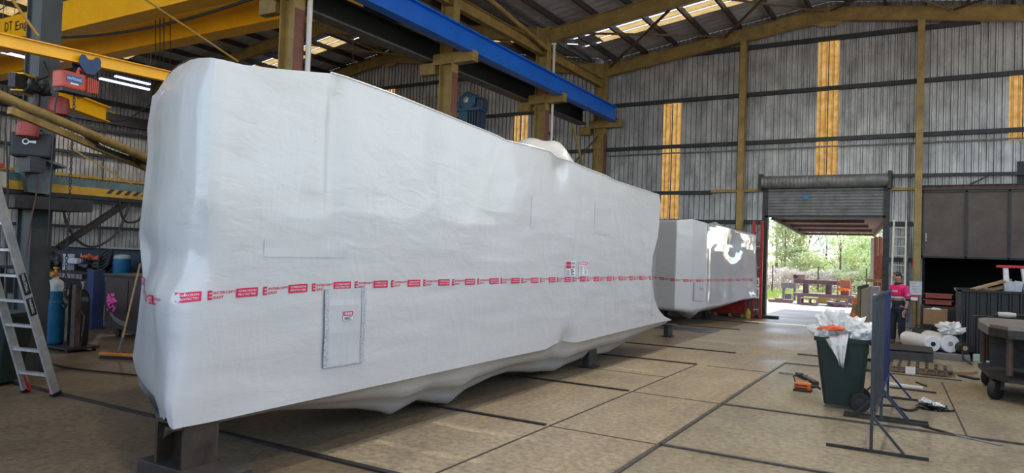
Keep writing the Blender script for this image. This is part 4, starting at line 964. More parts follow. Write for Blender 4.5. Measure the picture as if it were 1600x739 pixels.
# small step ladder with a red top
t = thing('step_ladder', 'aluminium step ladder with red top standing in the skip', 'ladder', (2.55, 19.2, .2))
tp_ = aty(1585, 417, 19.2)
for dx, dy in ((-.18, -.35), (.18, -.35), (-.18, .35), (.18, .35)):
    a = V((tp_.x+dx*.9, tp_.y+dy*.15, tp_.z-.03)); b_ = V((tp_.x+dx*1.3+.18, tp_.y+dy*.75, .16)); MB().bar(a, b_, .09, .12).build('rail', mat('bright aluminium', (.7, .7, .7), .5, .2, .15, 9), t)
MB().box((tp_.x-.05, tp_.y, tp_.z), (.55, .28, .06), bev=.015).build('top_cap', mat('red plastic', (.55, .02, .03), .4), t)['label'] = 'red plastic top'
for i in range(4): z = tp_.z-.35-i*.32; k = (tp_.z-z)*.10; MB().box((tp_.x+k, tp_.y-.1-k*1.5, z), (.38+k*.6, .1, .03)).build('step', ALU, t)
t = thing('white_cartons', 'pair of white cartons leaning against the ladder in the skip', 'carton', aty(1580, 450, 18.9))
for k in range(2): p = aty(1577+k*12, 452, 18.6+.05*k); MB().box((p.x, p.y, p.z-.1), (.15, .1, .55), Matrix.Rotation(.12, 3, 'Y'), bev=.01).build('carton', mat('pale carton', (.55, .58, .62), .5), t)
tag(MB().b2((.80, 17.78, 0), (1.1, 18.0, .15), bev=.015).build('plastic_crate', mat('pale green plastic', (.40, .52, .47), .5)), 'pale green box on the floor under the skip', 'box')
tag(MB().tube([(.6, 18.1, 1.0), (.58, 18.02, .5), (.62, 17.6, .06), (.75, 17.0, .03)], .015, 6).build('hanging_cable', BLACK, smooth=True), 'black cable hanging down the corner of the skip', 'cable')
lie('steel_offcuts', 1500, 588, 1528, 594, .1, .03, DKSTEEL, 'dark scrap strip on the floor left of the steel table', 'scrap')

# steel table on castors
t = thing('steel_table', 'heavy steel work table on castors at the right edge', 'table', (1.4, 12.8, 0))
TZ_ = 1.10
out_ = [atz(u, v, TZ_) for u, v in ((1529, 499), (1546, 508), (1575, 513), (1602, 515))]
ol = [V((out_[0].x, out_[0].y, 0)), V((out_[1].x, out_[1].y, 0)), V((out_[2].x, out_[2].y, 0)), V((out_[3].x+.1, out_[3].y, 0)), V((out_[3].x+.9, out_[3].y+.1, 0)), V((out_[3].x+1.1, out_[0].y+.3, 0)), V((out_[0].x+.1, out_[0].y+.35, 0))]
TOPM = mat('worn table steel', (.30, .26, .22), .4, .5, .5, 4)
MB().poly([p+V((0, 0, TZ_-.03)) for p in ol], .05, (0, 0, 1)).build('table_top', TOPM, t)
q = MB(); rim = [p+V((0, 0, TZ_-.09)) for p in ol]
for a, b_ in zip(rim[:4], rim[1:5]): q.bar(a, b_, .02, .12)
q.build('edge_band', DKSTEEL, t)
MB().poly([p+V((0, 0, .31)) for p in ol], .05, (0, 0, 1)).build('lower_shelf', DKSTEEL, t)
c_ = V((sum(p.x for p in ol)/7, sum(p.y for p in ol)/7, 0))
MB().b2((ol[1].x+.05, c_.y+.2, .41), (c_.x+.9, c_.y+.24, TZ_-.1)).build('back_plate', DKSTEEL, t)
for p in (ol[0], ol[2], ol[3], ol[5], ol[6]): r = p.lerp(c_, .12); MB().tube([(r.x, r.y, .41), (r.x, r.y, TZ_-.05)], .045, 10).build('leg', RUSTY, t)
for p in (ol[1].lerp(ol[2], .15), ol[4], ol[5], ol[6]):
    r = p.lerp(c_, .15); q = MB(); q.lathe((r.x-.06, r.y, .15), [(.1, 0), (.145, .01), (.15, .03), (.15, .09), (.145, .11), (.1, .12)], 24, (.85, -.5, 0)); w_ = q.build('castor', RUBBER, t, smooth=True)
    MB().b2((r.x-.09, r.y-.05, .15), (r.x+.1, r.y+.05, .36)).build('fork', DKSTEEL, w_)
p = atz(1572, 497, TZ_+.02)
t = thing('angle_grinder', 'angle grinder with pale body lying on the steel table', 'grinder', (p.x, p.y, TZ_+.02))
z = TZ_+.02
MB().tube([(p.x-.12, p.y, z+.055), (p.x+.03, p.y+.02, z+.055), (p.x+.14, p.y+.03, z+.055)], [.042, .048, .036], 14).build('body', mat('pale grey casing', (.5, .5, .44), .45), t, smooth=True)
MB().tube([(p.x+.14, p.y+.03, z+.055), (p.x+.36, p.y+.06, z+.05)], [.03, .024], 10).build('rear_handle', BLACK, t, smooth=True); MB().lathe((p.x-.15, p.y, z+.0), [(.02, .0), (.11, .002), (.11, .008), (.03, .03), (.035, .07)], 20).build('disc_guard', DKSTEEL, t); MB().tube([(p.x-.15, p.y-.03, z+.06), (p.x-.17, p.y-.18, z+.05)], .017).build('side_handle', BLACK, t, smooth=True)
tag(MB().tube([(p.x+.3, p.y+.1, z+.01), (p.x-.1, p.y+.2, z+.012), (p.x-.3, p.y+.08, z+.012), (p.x-.42, p.y-.02, z+.012), (p.x-.5, p.y-.15, z+.012)], .01, 6).build('power_cable', BLACK, smooth=True), 'black cable trailing over the steel table top', 'cable')

# along the far wall
t = thing('extension_ladder', 'cream extension ladder leaning on the far wall beside the roller door', 'ladder', (-.95, 25.2, 0))
LAD = mat('cream ladder', (.62, .58, .50), .5, .1, .15, 8); tl, tr_ = aty(1397, 344, 25.70), aty(1416, 345, 25.70)
bl, br = V((tl.x-.02, 24.75, 0.02)), V((tr_.x+.02, 24.75, .02))
for a, b_ in ((bl, tl), (br, tr_)): MB().bar(a, b_, .05, .07).build('stile', LAD, t)
for i in range(11): k = .05+i*.088; MB().tube([bl.lerp(tl, k), br.lerp(tr_, k)], .018, 8).build('rung', LAD, t)
p = aty(1419, 375, 25.7); b_ = V((p.x-.25, 25.2, 0)); tag(MB().bar(b_, p, .13, .04).build('timber_plank', mat('grey timber', (.2, .185, .16), .8, 0, .3, 4)), 'grey timber plank leaning beside the ochre gable post', 'plank')
t = thing('fire_sign', 'small red fire extinguisher sign on the ochre gable post', 'sign', aty(1430, 411, 25.62))
p, q_ = aty(1425, 417.5, 25.62), aty(1434.5, 404.5, 25.62); MB().b2((p.x, 25.612, p.z), (q_.x, 25.622, q_.z)).build('plate', mat('sign red', (.6, .01, .02), .4), t)
cx = (p.x+q_.x)/2; z0 = p.z; hh = q_.z-p.z
q = MB(); q.b2((cx-.045, 25.605, z0+hh*.12), (cx+.045, 25.611, z0+hh*.82)); q.build('pictogram', INKW, t); MB().tube([(cx-.0, 25.6, z0+hh*.80), (cx+.05, 25.6, z0+hh*.86)], .012).build('pictogram_nozzle', INKW, t)
t = thing('notice_board', 'white notice board below the fire sign', 'board', aty(1430, 450, 25.3)); p, q_ = aty(1421, 460, 25.4), aty(1440.5, 440, 25.4)
MB().b2((p.x, 25.40, p.z), (q_.x, 25.42, q_.z)).build('panel', mat('white board', (.6, .63, .66), .4), t); MB().b2((p.x-.01, 25.42, p.z-.01), (q_.x+.01, 25.43, q_.z+.01)).build('frame', STEEL, t)
for k in range(4): MB().b2((p.x+.05, 25.396, p.z+.08+.09*k), (q_.x-.08-.05*(k % 2), 25.40, p.z+.088+.09*k)).build('written_line', INKK, t)
MB().bar((p.x+.2, 25.45, 0), (p.x+.2, 25.45, p.z+.02), .04, .03).build('stand_post', DKSTEEL, t)
t = thing('red_sticker_board', 'small red and white sticker below the notice board', 'sticker', aty(1428, 465, 25.38)); p, q_ = aty(1423, 469, 25.39), aty(1434, 461, 25.39); MB().b2((p.x, 25.385, p.z), (q_.x, 25.39, q_.z)).build('sticker', INKW, t); MB().b2((p.x, 25.38, p.z+.1), (q_.x, 25.385, q_.z)).build('red_panel', INK, t)
# red lattice upright by the door
t = thing('red_rack_upright', 'red lattice rack upright between the second box and the roller door', 'rack', (-5.35, 25.1, 0))
xa, xb = aty(1176, 420, 25.2).x, aty(1189, 420, 25.2).x; zt = aty(1180, 345, 25.2).z
for x in (xa, xb): MB().bar((x, 25.25, 0), (x, 25.25, zt), .09, .07).build('post', REDP, t)
for i in range(8): z = .3+i*.36; MB().bar((xa, 25.25, z), (xb, 25.25, z+.34 if i % 2 else z-.0), .025, .025).build('lattice_bar', REDP if i % 2 else WHITEP, t)
for x in (xa, xb): MB().b2((x-.09, 25.15, 0), (x+.09, 25.35, .012)).build('foot_plate', DKSTEEL, t)
for k, (va, vb) in enumerate(((434, 447), (449, 466))):
    p, q_ = aty(1178.5, vb, 25.15), aty(1186, va, 25.15); tt = thing('notice_card', ('upper' if k == 0 else 'lower')+' white notice card on the red rack upright', 'notice', (p.x, 25.19, p.z), 'notices on the red upright'); MB().b2((p.x, 25.19, p.z), (q_.x, 25.205, q_.z)).build('card', INKW, tt); MB().b2((p.x+.03, 25.186, p.z+.06), (q_.x-.03, 25.19, q_.z-.08)).build('print', mat('grey print', (.18, .18, .2), .5), tt)
t = thing('red_tool_chest', 'low red chest on a timber pallet beyond the second box', 'chest', (-6.0, 25.4, 0)); MB().b2((-6.6, 25.35, .1), (-5.5, 25.75, .62), bev=.02).build('body', REDP, t); MB().b2((-6.62, 25.3, .56), (-5.48, 25.36, .6)).build('lid_edge', REDP, t)
for x in (-6.5, -6.0, -5.6): MB().b2((x-.05, 25.3, 0), (x+.05, 25.78, .1)).build('skid', WOOD, t)
tag(MB().lathe((-5.32, 24.95, 0), [(.09, 0), (.1, .02), (.1, .22), (.05, .28), (.04, .34)], 16).build('yellow_bottle', mat('dirty yellow', (.45, .38, .05), .5), smooth=True), 'small yellow container at the foot of the red rack', 'container')

# ================================================================== LEFT HAND SIDE
# aluminium step ladder, nearest left
P1 = atz(88, 619); wv = V((.97, .2, 0)).normalized(); P2 = P1 - wv*.5
dd = ray(0, 303); k = (P1-CAM).dot(wv)/dd.dot(wv); PT = CAM+dd*k
up1 = (PT-P1)/(PT.z-P1.z)
t = thing('step_ladder', 'tall aluminium A-frame step ladder nearest the camera at the left edge', 'ladder', P1)
HT = 2.75
def rl(P, z, tp=0): return P + up1*z + wv*tp*z
for P, s in ((P1, -.012), (P2, .012)):
    q = MB(); a, b_ = rl(P, .03, s), rl(P, HT, s); q.bar(a, b_, .10, .032, up=wv); q.build('rail', ALU, t)
    MB().bar(P+V((0, 0, 0)), rl(P, .05, s), .125, .045, up=wv).build('rubber_foot', BLACK, t)
for i in range(8):
    z = .27+i*.305; a, b_ = rl(P1, z, -.012), rl(P2, z, .012); MB().bar(a, b_, .085, .03).build('step', ALU, t)
hd = V((up1.x, up1.y, 0)).normalized()
for P, s in ((P1, -.012), (P2, .012)):
    a = rl(P, .03, s); b_ = rl(P, .235, s); q = MB(); n = wv*(-.02 if P is P2 else .02); q.poly([a-n*1.1+hd*.0, a-n*1.1-n*5, b_-n*1.1-n*1, b_-n*1.1], .004, hd); q.build('red_gusset', REDP, t)['label'] = 'red corner brace'
tp1, tp2 = rl(P1, HT, -.012), rl(P2, HT, .012); MB().bar(tp1+wv*.05, tp2-wv*.05, .25, .05).build('top_cap', REDP, t)
for P, s, T_ in ((P1, -.012, tp1), (P2, .012, tp2)):
    foot = P + hd*(1.0+up1.xy.length*HT); foot.z = .0; MB().bar(T_+hd*.1, foot, .05, .03, up=wv).build('rear_leg', ALU, t)
mid = rl(P1, 1.55, -.012)
side = wv*.020
q = MB(); a, b_ = rl(P1, 1.02, -.012), rl(P1, 1.52, -.012); dirn = (b_-a).normalized(); fn = dirn.cross(wv).normalized(); fn = fn if fn.dot(CAM-a) > 0 else -fn
STK = a-fn*0
q = MB(); nn = fn*.052; q.add([a+nn-wv*.014, a+nn+wv*.014, b_+nn+wv*.014, b_+nn-wv*.014], [(0, 1, 2, 3)])
sw = wv*.018; s1 = dirn.cross(wv); q = MB()
for (k0, k1) in ((.0, .42), (.5, 1.0)):
    A, B_ = a.lerp(b_, k0), a.lerp(b_, k1); o = wv*.0175; e = fn*.042
    q.add([A+o-e, A+o+e, B_+o+e, B_+o-e], [(0, 1, 2, 3)])
lb = q.build('warning_sticker', INKK, t, recalc=False)
for (k0, k1, st) in ((.02, .40, 'WARNING'), (.52, .98, 'INDUSTRIAL')):
    q = MB(); A = b_.lerp(a, 1-k1); put_text(q, st, A+wv*.018+fn*.018, (a-b_).normalized(), fn if (a-b_).cross(fn).dot(wv) > 0 else -fn, width=(b_-a).length*(k1-k0)*.9, height=.034, m_=INKW, off=.002); q.build('sticker_lettering', INKW, lb, recalc=False)

wheelie_bin(V((-10.62, 4.68, 0)), math.pi+.5, 'dark green wheelie bin behind the tall step ladder at the left edge')

# blue gas cylinder on its trolley
cc = V((-13.3, 6.75, .09))
t = thing('cylinder_trolley', 'low dark trolley carrying the blue gas cylinder', 'trolley', (cc.x, cc.y, 0))
MB().box((cc.x+.25, cc.y+.12, .07), (1.0, .55, .035)).build('deck', DKSTEEL, t)
for sx in (-.15, .68):
    for sy in (-.1, .34): MB().cyl((cc.x+sx, cc.y+sy-.02, .035), (cc.x+sx, cc.y+sy+.02, .035), .035, 14).build('castor', RUBBER, t)
MB().b2((cc.x+.5, cc.y+.02, .09), (cc.x+.62, cc.y+.12, 1.15)).build('upright_post', RUSTY, t); MB().b2((cc.x+.24, cc.y+.1, .09), (cc.x+.27, cc.y+.14, 1.15)).build('upright_post', DKSTEEL, t); MB().b2((cc.x-.2, cc.y+.2, .86), (cc.x+.62, cc.y+.24, .93)).build('cross_rail', GREYG, t)
MB().tube([(cc.x+.7, cc.y+.1, .07), (cc.x+.82, cc.y+.05, .3), (cc.x+.78, cc.y+.1, .62), (cc.x+.6, cc.y+.1, .75)], .016, 8).build('handle', DKSTEEL, t)
t = thing('gas_cylinder', 'blue gas cylinder with white shoulder strapped on a trolley', 'gas cylinder', cc)
CB = mat('cylinder blue', (.008, .12, .24), .4, .1, .25, 5)
MB().lathe(cc, [(.14, 0), (.16, .02), (.165, .06), (.165, .93)], 28).build('body', CB, t, smooth=True)
MB().lathe(cc+V((0, 0, .93)), [(.165, 0), (.163, .06), (.14, .14), (.09, .19), (.05, .21), (.045, .25)], 28).build('shoulder', mat('chalky white', (.5, .52, .5), .6, 0, .3, 8), t, smooth=True)
v = MB().lathe(cc+V((0, 0, 1.17)), [(.045, 0), (.045, .05), (.03, .06), (.03, .14), (.05, .15), (.05, .18)], 16).build('valve', mat('brass', (.5, .27, .06), .35, .7, .3, 9), t, smooth=True)
MB().lathe(cc+V((.06, -.07, 1.22)), [(.05, 0), (.055, .01), (.055, .04), (.04, .05)], 16, (0, -1, 0)).build('regulator_gauge', mat('orange brass', (.55, .22, .04), .4, .3), t)
MB().lathe(cc+V((-.07, -.06, 1.2)), [(.04, 0), (.045, .04)], 16, (0, -1, 0)).build('regulator_gauge', BLACK, t)
MB().lathe(cc+V((0, 0, .74)), [(.168, 0), (.17, .012)], 28).build('chain_band', STEEL, t)
for k, (dx, lab, h) in enumerate(((.42, 'dark gas cylinder hidden behind the blue one', 1.0),)):
    c2 = cc+V((.40, .26, 0)); t = thing('gas_cylinder', lab, 'gas cylinder', c2); MB().lathe(c2, [(.1, 0), (.115, .03), (.115, .8), (.08, .92), (.03, .97)], 20).build('body', BLACK, t, smooth=True); MB().lathe(c2+V((0, 0, .97)), [(.025, 0), (.025, .1), (.04, .11), (.04, .14)], 12).build('valve', STEEL, t)
tag(MB().tube(smooth_path([cc+V((.05, -.2, 1.25)), cc+V((.3, -.25, 1.0)), cc+V((.32, -.3, .5)), cc+V((.45, -.4, .0)), cc+V((1.2, -.7, -.07)), cc+V((2.2, -.9, -.07)), cc+V((3.6, -.6, -.07))]), .014, 6).build('gas_hose', BLACK, smooth=True), 'black gas hose running from the blue cylinder over the floor', 'hose')

# cabinet with pink paint
t = thing('steel_cabinet', 'brown steel cabinet on castors with a splash of pink paint', 'cabinet', (-14.1, 8.5, 0))
FA = [atz(152, 531), atz(222, 535)]; xa, xb, yc = -14.55, -12.6, 8.35
CABM = mat('brown cabinet', (.055, .034, .028), .5, .2, .35, 3)
MB().b2((xa, yc, .16), (xb, yc+.8, 1.22), bev=.01).build('body', CABM, t)
MB().b2((xa-.03, yc-.04, 1.22), (xb+.03, yc+.84, 1.26)).build('top', DKSTEEL, t)
for x in (xa+.2, xb-.25): MB().b2((x-.02, yc-.012, .22), (x+.6 if x < -14 else x+.22, yc-.0, 1.15)).build('door', CABM, t)
for x in (xa+.35, xb-.2):
    for y in (yc+.1, yc+.7): MB().cyl((x, y-.025, .08), (x, y+.025, .08), .08, 16).build('castor', RUBBER, t)
PK = mat('pink spray paint', (.85, .08, .36), .5, 0, .1, 20)
q = MB(); pc = aty(174, 472, yc-.014)
for i in range(46):
    a = random.random()*6.28; r = (random.random()**.6)*.20; w_ = random.uniform(.015, .04); h = random.uniform(.02, .07)
    x, z = pc.x+r*math.cos(a)*.95, pc.z+r*math.sin(a)*1.05
    q.box((x, yc-.0165-.0004*i*.2, z), (w_*1.6, .003, h))
o = q.build('paint_splash', PK, t); o['label'] = 'pink spray paint splash'
q = MB(); pts = [aty(u, v_, yc-.014) for u, v_ in ((172, 488), (178, 497), (186, 503), (196, 507))]
rows = [[p+V((0, -.003, -.05)) for p in pts], [p+V((0, -.003, .05)) for p in pts]]; q.grid(rows); q.build('chalk_smear', mat('chalk smear', (.20, .19, .19), .8, 0, .5, 12), t)
t = thing('blue_post', 'dark blue upright post left of the brown cabinet', 'post', (-15.2, 8.9, 0)); p = aty(136, 450, 8.7)
MB().b2((p.x-.02, 8.7, 0), (p.x+.24, 8.95, 1.28)).build('upright', NAVY, t); MB().b2((p.x-.05, 8.66, 0), (p.x+.28, 9.0, .02)).build('foot_plate', NAVY, t)
# bench behind with clutter
t = thing('workbench', 'long dark workbench crowded with tools behind the gas cylinder', 'bench', (-17, 10.3, 0))
bx0, bx1, by = -23.0, -14.2, 10.0
MB().b2((bx0, by, 1.05), (bx1, by+1.0, 1.12)).build('worktop', DKSTEEL, t)
for x in (bx0+.2, -20, -17, bx1-.2):
    for y in (by+.1, by+.9): MB().b2((x-.05, y-.05, 0), (x+.05, y+.05, 1.05)).build('leg', DKSTEEL, t)
MB().b2((bx0, by+.9, 1.12), (bx1, by+.95, 1.75)).build('back_panel', mat('navy grey panel', (.035, .04, .06), .5, .1, .3, 3), t)
MB().b2((bx0, by+.7, 1.72), (bx1, by+1.0, 1.76)).build('shelf', STEEL, t)
MB().b2((bx0, by+.3, .3), (bx1, by+.34, .9)).build('lower_panel', BLACK, t)
def on_bench(u, z=1.12): p = aty(u, 430, by+.3); return V((p.x, by+.3, z))
p = on_bench(106); t = thing('bench_grinder', 'white handled vice standing on the workbench', 'vice', p); MB().b2((p.x-.1, p.y-.1, p.z), (p.x+.1, p.y+.1, p.z+.42)).build('body', mat('pale vice', (.55, .57, .6), .4), t); MB().b2((p.x+.1, p.y-.08, p.z+.18), (p.x+.55, p.y+.08, p.z+.32)).build('jaw', mat('pale vice', (.55, .57, .6), .4), t); MB().cyl((p.x+.6, p.y, p.z+.1), (p.x+.6, p.y, p.z+.45), .02).build('lever', STEEL, t)
for k, (u, lab) in enumerate(((128, 'orange hard bundle on the workbench, next to the white vice'), (147, 'orange topped bundle on the workbench, nearer the blue tank'))):
    p = on_bench(u+12); t = thing('tool_bag', lab, 'bag', p, 'bags on the workbench'); q = MB(); crumple(q, p+V((0, 0, .14)), (.3, .2, .14), 3, .4, 60+k, -.13); q.build('bag', BLACK, t, smooth=True); q = MB(); crumple(q, p+V((-.05, -.05, .32)), (.17, .13, .12), 3, .4, 70+k); q.build('orange_flap', mat('dull orange', (.42, .09, .03), .6, 0, .4, 8), t, smooth=True)
p = on_bench(170); tag(MB().tube([p+V((.22*math.cos(a/3), .12*math.sin(a/3)-.1, .22+.2*math.sin(a/3)+.004*a)) for a in range(60)], .022, 6).build('cable_coil', BLACK, smooth=True), 'coil of black cable on the workbench', 'cable')
p = on_bench(190); t = thing('blue_drum', 'small blue tank with grey lid at the right end of the workbench', 'tank', p); MB().lathe(p, [(.19, 0), (.2, .02), (.2, .38)], 20).build('body', CB, t, smooth=True); MB().lathe(p+V((0, 0, .38)), [(.2, 0), (.17, .08), (.05, .1)], 20).build('lid', mat('grey lid', (.3, .36, .36), .5), t, smooth=True)
p = on_bench(80); t = thing('wire_drum', 'silver ribbed drum lying on the workbench at the left', 'drum', p); MB().lathe(p+V((-.3, 0, .22)), [(.2, 0)]+[(.2+.012*(i % 2), .02+.05*i) for i in range(13)]+[(.2, .66)], 22, (1, 0, 0)).build('drum', mat('silver blue drum', (.4, .45, .52), .3, .7, .2, 5), t)
p = on_bench(92); t = thing('machine_vice', 'dark machine vice on the workbench above the gas cylinder', 'vice', p); q = MB(); crumple(q, p+V((0, -.2, .25)), (.35, .2, .28), 3, .5, 81, -.25); q.build('casting', DKSTEEL, t); MB().tube([p+V((-.2, -.3, .3)), p+V((-.5, -.35, .35))], .03).build('screw_handle', STEEL, t)
# side bench with cloth at far left
t = thing('green_bench', 'green topped side bench behind the blue gas cylinder', 'bench', (-15, 7.5, 0)); p = aty(60, 468, 7.4)
MB().b2((p.x-1.6, 7.4, p.z-.05), (p.x+1.1, 7.75, p.z+.03)).build('top', mat('green bench top', (.10, .13, .10), .6, 0, .3, 5), t)
for x in (p.x-1.5, p.x+1.0): MB().b2((x-.04, 7.45, 0), (x+.04, 7.7, p.z-.05)).build('leg', GREYG, t)
q = MB(); crumple(q, (p.x-.2, 7.56, p.z+.10), (.33, .12, .08), 3, .4, 91, -.075); tag(q.build('white_cloth', WHITEP, smooth=True), 'white cloth lying on the green side bench', 'cloth')
q = MB(); crumple(q, (p.x+.9, 7.56, p.z+.14), (.16, .1, .11), 3, .5, 93, -.11); tag(q.build('leather_gloves', mat('tan leather', (.28, .15, .05), .7, 0, .3, 7), smooth=True), 'tan leather gloves on the end of the green side bench', 'gloves')

# broom
hb = atz(184, 561); ht = V((0, 0, 0)); ht = atx(219, 412, hb.x-.25)
t = thing('broom', 'orange broom with wooden handle leaning near the end of the big wrapped box', 'broom', hb)
R_ = rotz(math.radians(25)); MB().box((hb.x, hb.y, .075), (.62, .11, .05), R_, bev=.015).build('head', mat('broom orange', (.62, .22, .02), .5, 0, .2, 6), t)
q = MB(); q.box((hb.x, hb.y, .025), (.58, .08, .05), R_); q.build('bristles', BLACK, t)
kp = hb.lerp(ht, .22); MB().tube([hb+V((0, 0, .1)), hb.lerp(ht, .06)+V((0, 0, .02)), kp], [.03, .03, .02], 10).build('socket', mat('socket grey', (.12, .12, .13), .5), t); MB().tube([kp, ht], .016, 10).build('handle', WOOD, t, smooth=True)

# welding boom on the dark column
bz = atx(80, 290, -11.05)
t = thing('welding_boom', 'green welding boom with yellow hazard stripes clamped on the dark column', 'boom', (-11.05, 5.4, bz.z-.4))
MB().b2((-11.15, 3.6, bz.z+.02), (-10.97, 9.2, bz.z+.13)).build('upper_beam', mat('boom green', (.09, .13, .12), .5, 0, .4, 4), t)
MB().b2((-11.15, 3.6, bz.z-.10), (-10.97, 9.2, bz.z+.02)).build('lower_beam', mat('boom yellow', (.50, .27, .01), .5, 0, .4, 4), t)
q = MB(); y = atx(166, 297, -10.96).y; ye = atx(232, 300, -10.96).y
while y < ye:
    q.add([V((-10.964, y, bz.z-.05)), V((-10.964, y+.07, bz.z-.05)), V((-10.964, y+.14, bz.z+.02)), V((-10.964, y+.07, bz.z+.02))], [(0, 1, 2, 3)]); y += .14
q.build('hazard_stripes', INKK, t)
MB().b2((-11.16, 3.6, bz.z-.16), (-10.96, 9.2, bz.z-.105)).build('rack_rail', BLACK, t)
q = MB(); 
a, b_, c_, d_ = atx(36, 256, -10.85), atx(88, 262, -10.85), atx(78, 304, -10.85), atx(44, 300, -10.85); q.poly([d_, c_, b_, a], .25, (-1, 0, 0)); q.build('carriage_plate', GREYG, t)
a, b_ = atx(62, 250, -10.8), atx(96, 262, -10.8); MB().bar(a, b_, .3, .03).build('carriage_hood', GREYG, t)
MB().b2((-11.6, 4.9, bz.z-.36), (-10.8, 5.95, bz.z-.18)).build('saddle', DKSTEEL, t); MB().b2((-10.9, 4.55, bz.z-.1), (-10.7, 4.75, bz.z+.1)).build('control_box', mat('cream box', (.4, .37, .28), .6), t)
MB().bar((-11.0, 5.6, bz.z-.9), (-11.05, 6.6, bz.z-.17), .1, .08).build('knee_brace', DKSTEEL, t)
MB().tube(smooth_path([(-10.9, 6.4, bz.z-.12), (-10.9, 6.5, bz.z-.45), (-10.9, 6.75, bz.z-.42), (-10.9, 6.8, bz.z-.12)]), .018, 6).build('loop_cable', BLACK, t, smooth=True)
MB().tube(smooth_path([atx(u, v_, -10.9) for u, v_ in ((97, 312), (103, 345), (118, 372), (138, 385), (160, 381), (185, 360), (203, 318))]), .018, 6).build('loop_cable', BLACK, t, smooth=True)
w0 = atx(52, 228, -10.7)
t = thing('welder_case', 'black welding machine with round white logo sitting on the boom carriage', 'welder', w0-V((0, 0, .22)))
al = rotz(math.radians(52))
MB().box(w0, (.48, .26, .33), al, bev=.03).build('case', BLACK, t)
for dz in (-.11, .0): MB().box(w0+V((0, 0, dz))+al @ V((0, -.122, 0)), (.40, .012, .03), al).build('side_rib', DKSTEEL, t)
q = MB(); o = w0+al @ V((-.06, -.135, .04)); rx, rz = al @ V((1, 0, 0)), V((0, 0, 1)); n = al @ V((0, -1, 0))
q.use(INKW); vs = []
for k in range(24):
    for r in (.042, .026): vs.append(o+rx*(r*math.cos(k*math.pi/12))+rz*(r*math.sin(k*math.pi/12)))
q.add(vs, [(2*k, 2*((k+1) % 24), 2*((k+1) % 24)+1, 2*k+1) for k in range(24)]); q.add([o+rx*.04-rz*.012, o+rx*.12-rz*.02, o+rx*.12+rz*.02, o+rx*.04+rz*.012], [(0, 1, 2, 3)]); q.build('logo', INKW, t, recalc=False)['label'] = 'white ring logo'
MB().tube([w0+al @ V((-.12, 0, .16)), w0+al @ V((-.1, 0, .22)), w0+al @ V((.1, 0, .22)), w0+al @ V((.12, 0, .16))], .014, 8).build('handle', BLACK, t); MB().bar(w0+V((0, 0, -.16)), (w0.x, w0.y, bz.z+.13), .3, .2).build('mount', DKSTEEL, t)
# red hoist motors on the column
for k, (u0, v0, u1, v1, lab) in enumerate(((84, 152, 100, 180, 'dull red cowling beside the near jib beam'), (33, 190, 53, 214, 'red motor cowling on the dark column under the pipe jib'))):
    a, b_ = atx(u0, v1, -10.5), atx(u1, v0, -10.5); tag(MB().lathe(((a.x+b_.x)/2, (a.y+b_.y)/2, a.z), [(.03, 0), (.13, .02), (.14, .1), (.12, b_.z-a.z-.03), (.05, b_.z-a.z)], 16).build('motor_cowling', mat('dull red', (.30, .04, .025), .5, 0, .35, 6), smooth=True), lab, 'motor', 'red cowlings')
q = MB(); crumple(q, atx(60, 146, -10.6), (.16, .16, .2), 3, .5, 101); q.tube([atx(58, 146, -10.6), atx(56, 170, -10.6)], .05); tag(q.build('clamp_motor', DKSTEEL), 'dark clamp gear on top of the dark column', 'motor')
a, b_ = atx(42, 168, -10.5), atx(80, 178, -10.45); tag(MB().tube([a, b_], .05, 10).build('red_pipe', mat('dull red', (.3, .04, .025), .5)), 'red arm across the dark column', 'arm')

# yellow jib arms
jA, jB = atx(-25, 57, -9.9), atx(300, 128, -10.4)
t = thing('jib_arm', 'long yellow I-beam jib that carries the chain hoist', 'jib', (jA+jB)/2, 'jib arms')
hgt = .17; MB().ibeam(jA, jB, hgt, .12, .014, .012).build('beam', YEL, t)
pe = jB+V((-.0, .05, 0)); MB().b2((pe.x-.08, pe.y-.08, pe.z-.14), (pe.x+.08, pe.y+.05, pe.z+.16)).build('end_clamp', YELD, t)
for (u0, v0, u1, v1, xx) in ((18, -2, 60, 56, -9.95), (222, -4, 372, 96, -10.9)):
    MB().tube([atx(u0, v0, xx), atx(u1, v1, xx+.0)], .018, 8).build('tie_rod', mat('rod ochre', (.42, .24, .05), .5, 0, .2, 5), t)
def jib_from(a, b_, lab, h, w_, m_):
    t = thing('jib_arm', lab, 'jib', (a+b_)/2, 'jib arms'); MB().ibeam(a, b_, h, w_, .02, .014).build('beam', m_, t); return t
a, b_ = atz(26, 127, 4.15), atz(165, 179, 4.1)
t = jib_from(a, b_, 'short yellow I-beam jib ending below the chain hoist', .26, .17, YEL); JT = b_.copy()
MB().bar(a-(b_-a).normalized()*.1, a.lerp(V((XC, 5.2, a.z)), .9), .1, .2).build('pivot_bracket', DKSTEEL, t)
MB().tube([b_+V((0, 0, .08)), b_+(b_-a).normalized()*.16+V((0, .05, .07))], .02).build('end_stop', mat('rod ochre', (.42, .24, .05), .5), t); MB().tube([a.lerp(b_, .62)+V((0, 0, .1)), a.lerp(b_, .7)+V((0, 0, .14))], .025).build('stop_bolt', YELD, t)
a, b_ = atz(-15, 143, 3.35), atz(240, 252, 3.0); c_, d_ = atz(15, 172, 3.2), atz(240, 268, 2.9)
t = thing('pipe_jib', 'dirty yellow pipe lattice jib slanting across the left wall', 'jib', (a+b_)/2)
PJ = mat('dirty yellow pipe', (.30, .19, .055), .55, 0, .45, 7)
MB().tube([a, b_], .052, 12).build('top_pipe', PJ, t, smooth=True); MB().bar(c_, d_, .05, .07).build('bottom_chord', PJ, t)
MB().bar(a.lerp(b_, .12), c_.lerp(d_, .02), .04, .05).build('lattice_plate', RUSTY, t)
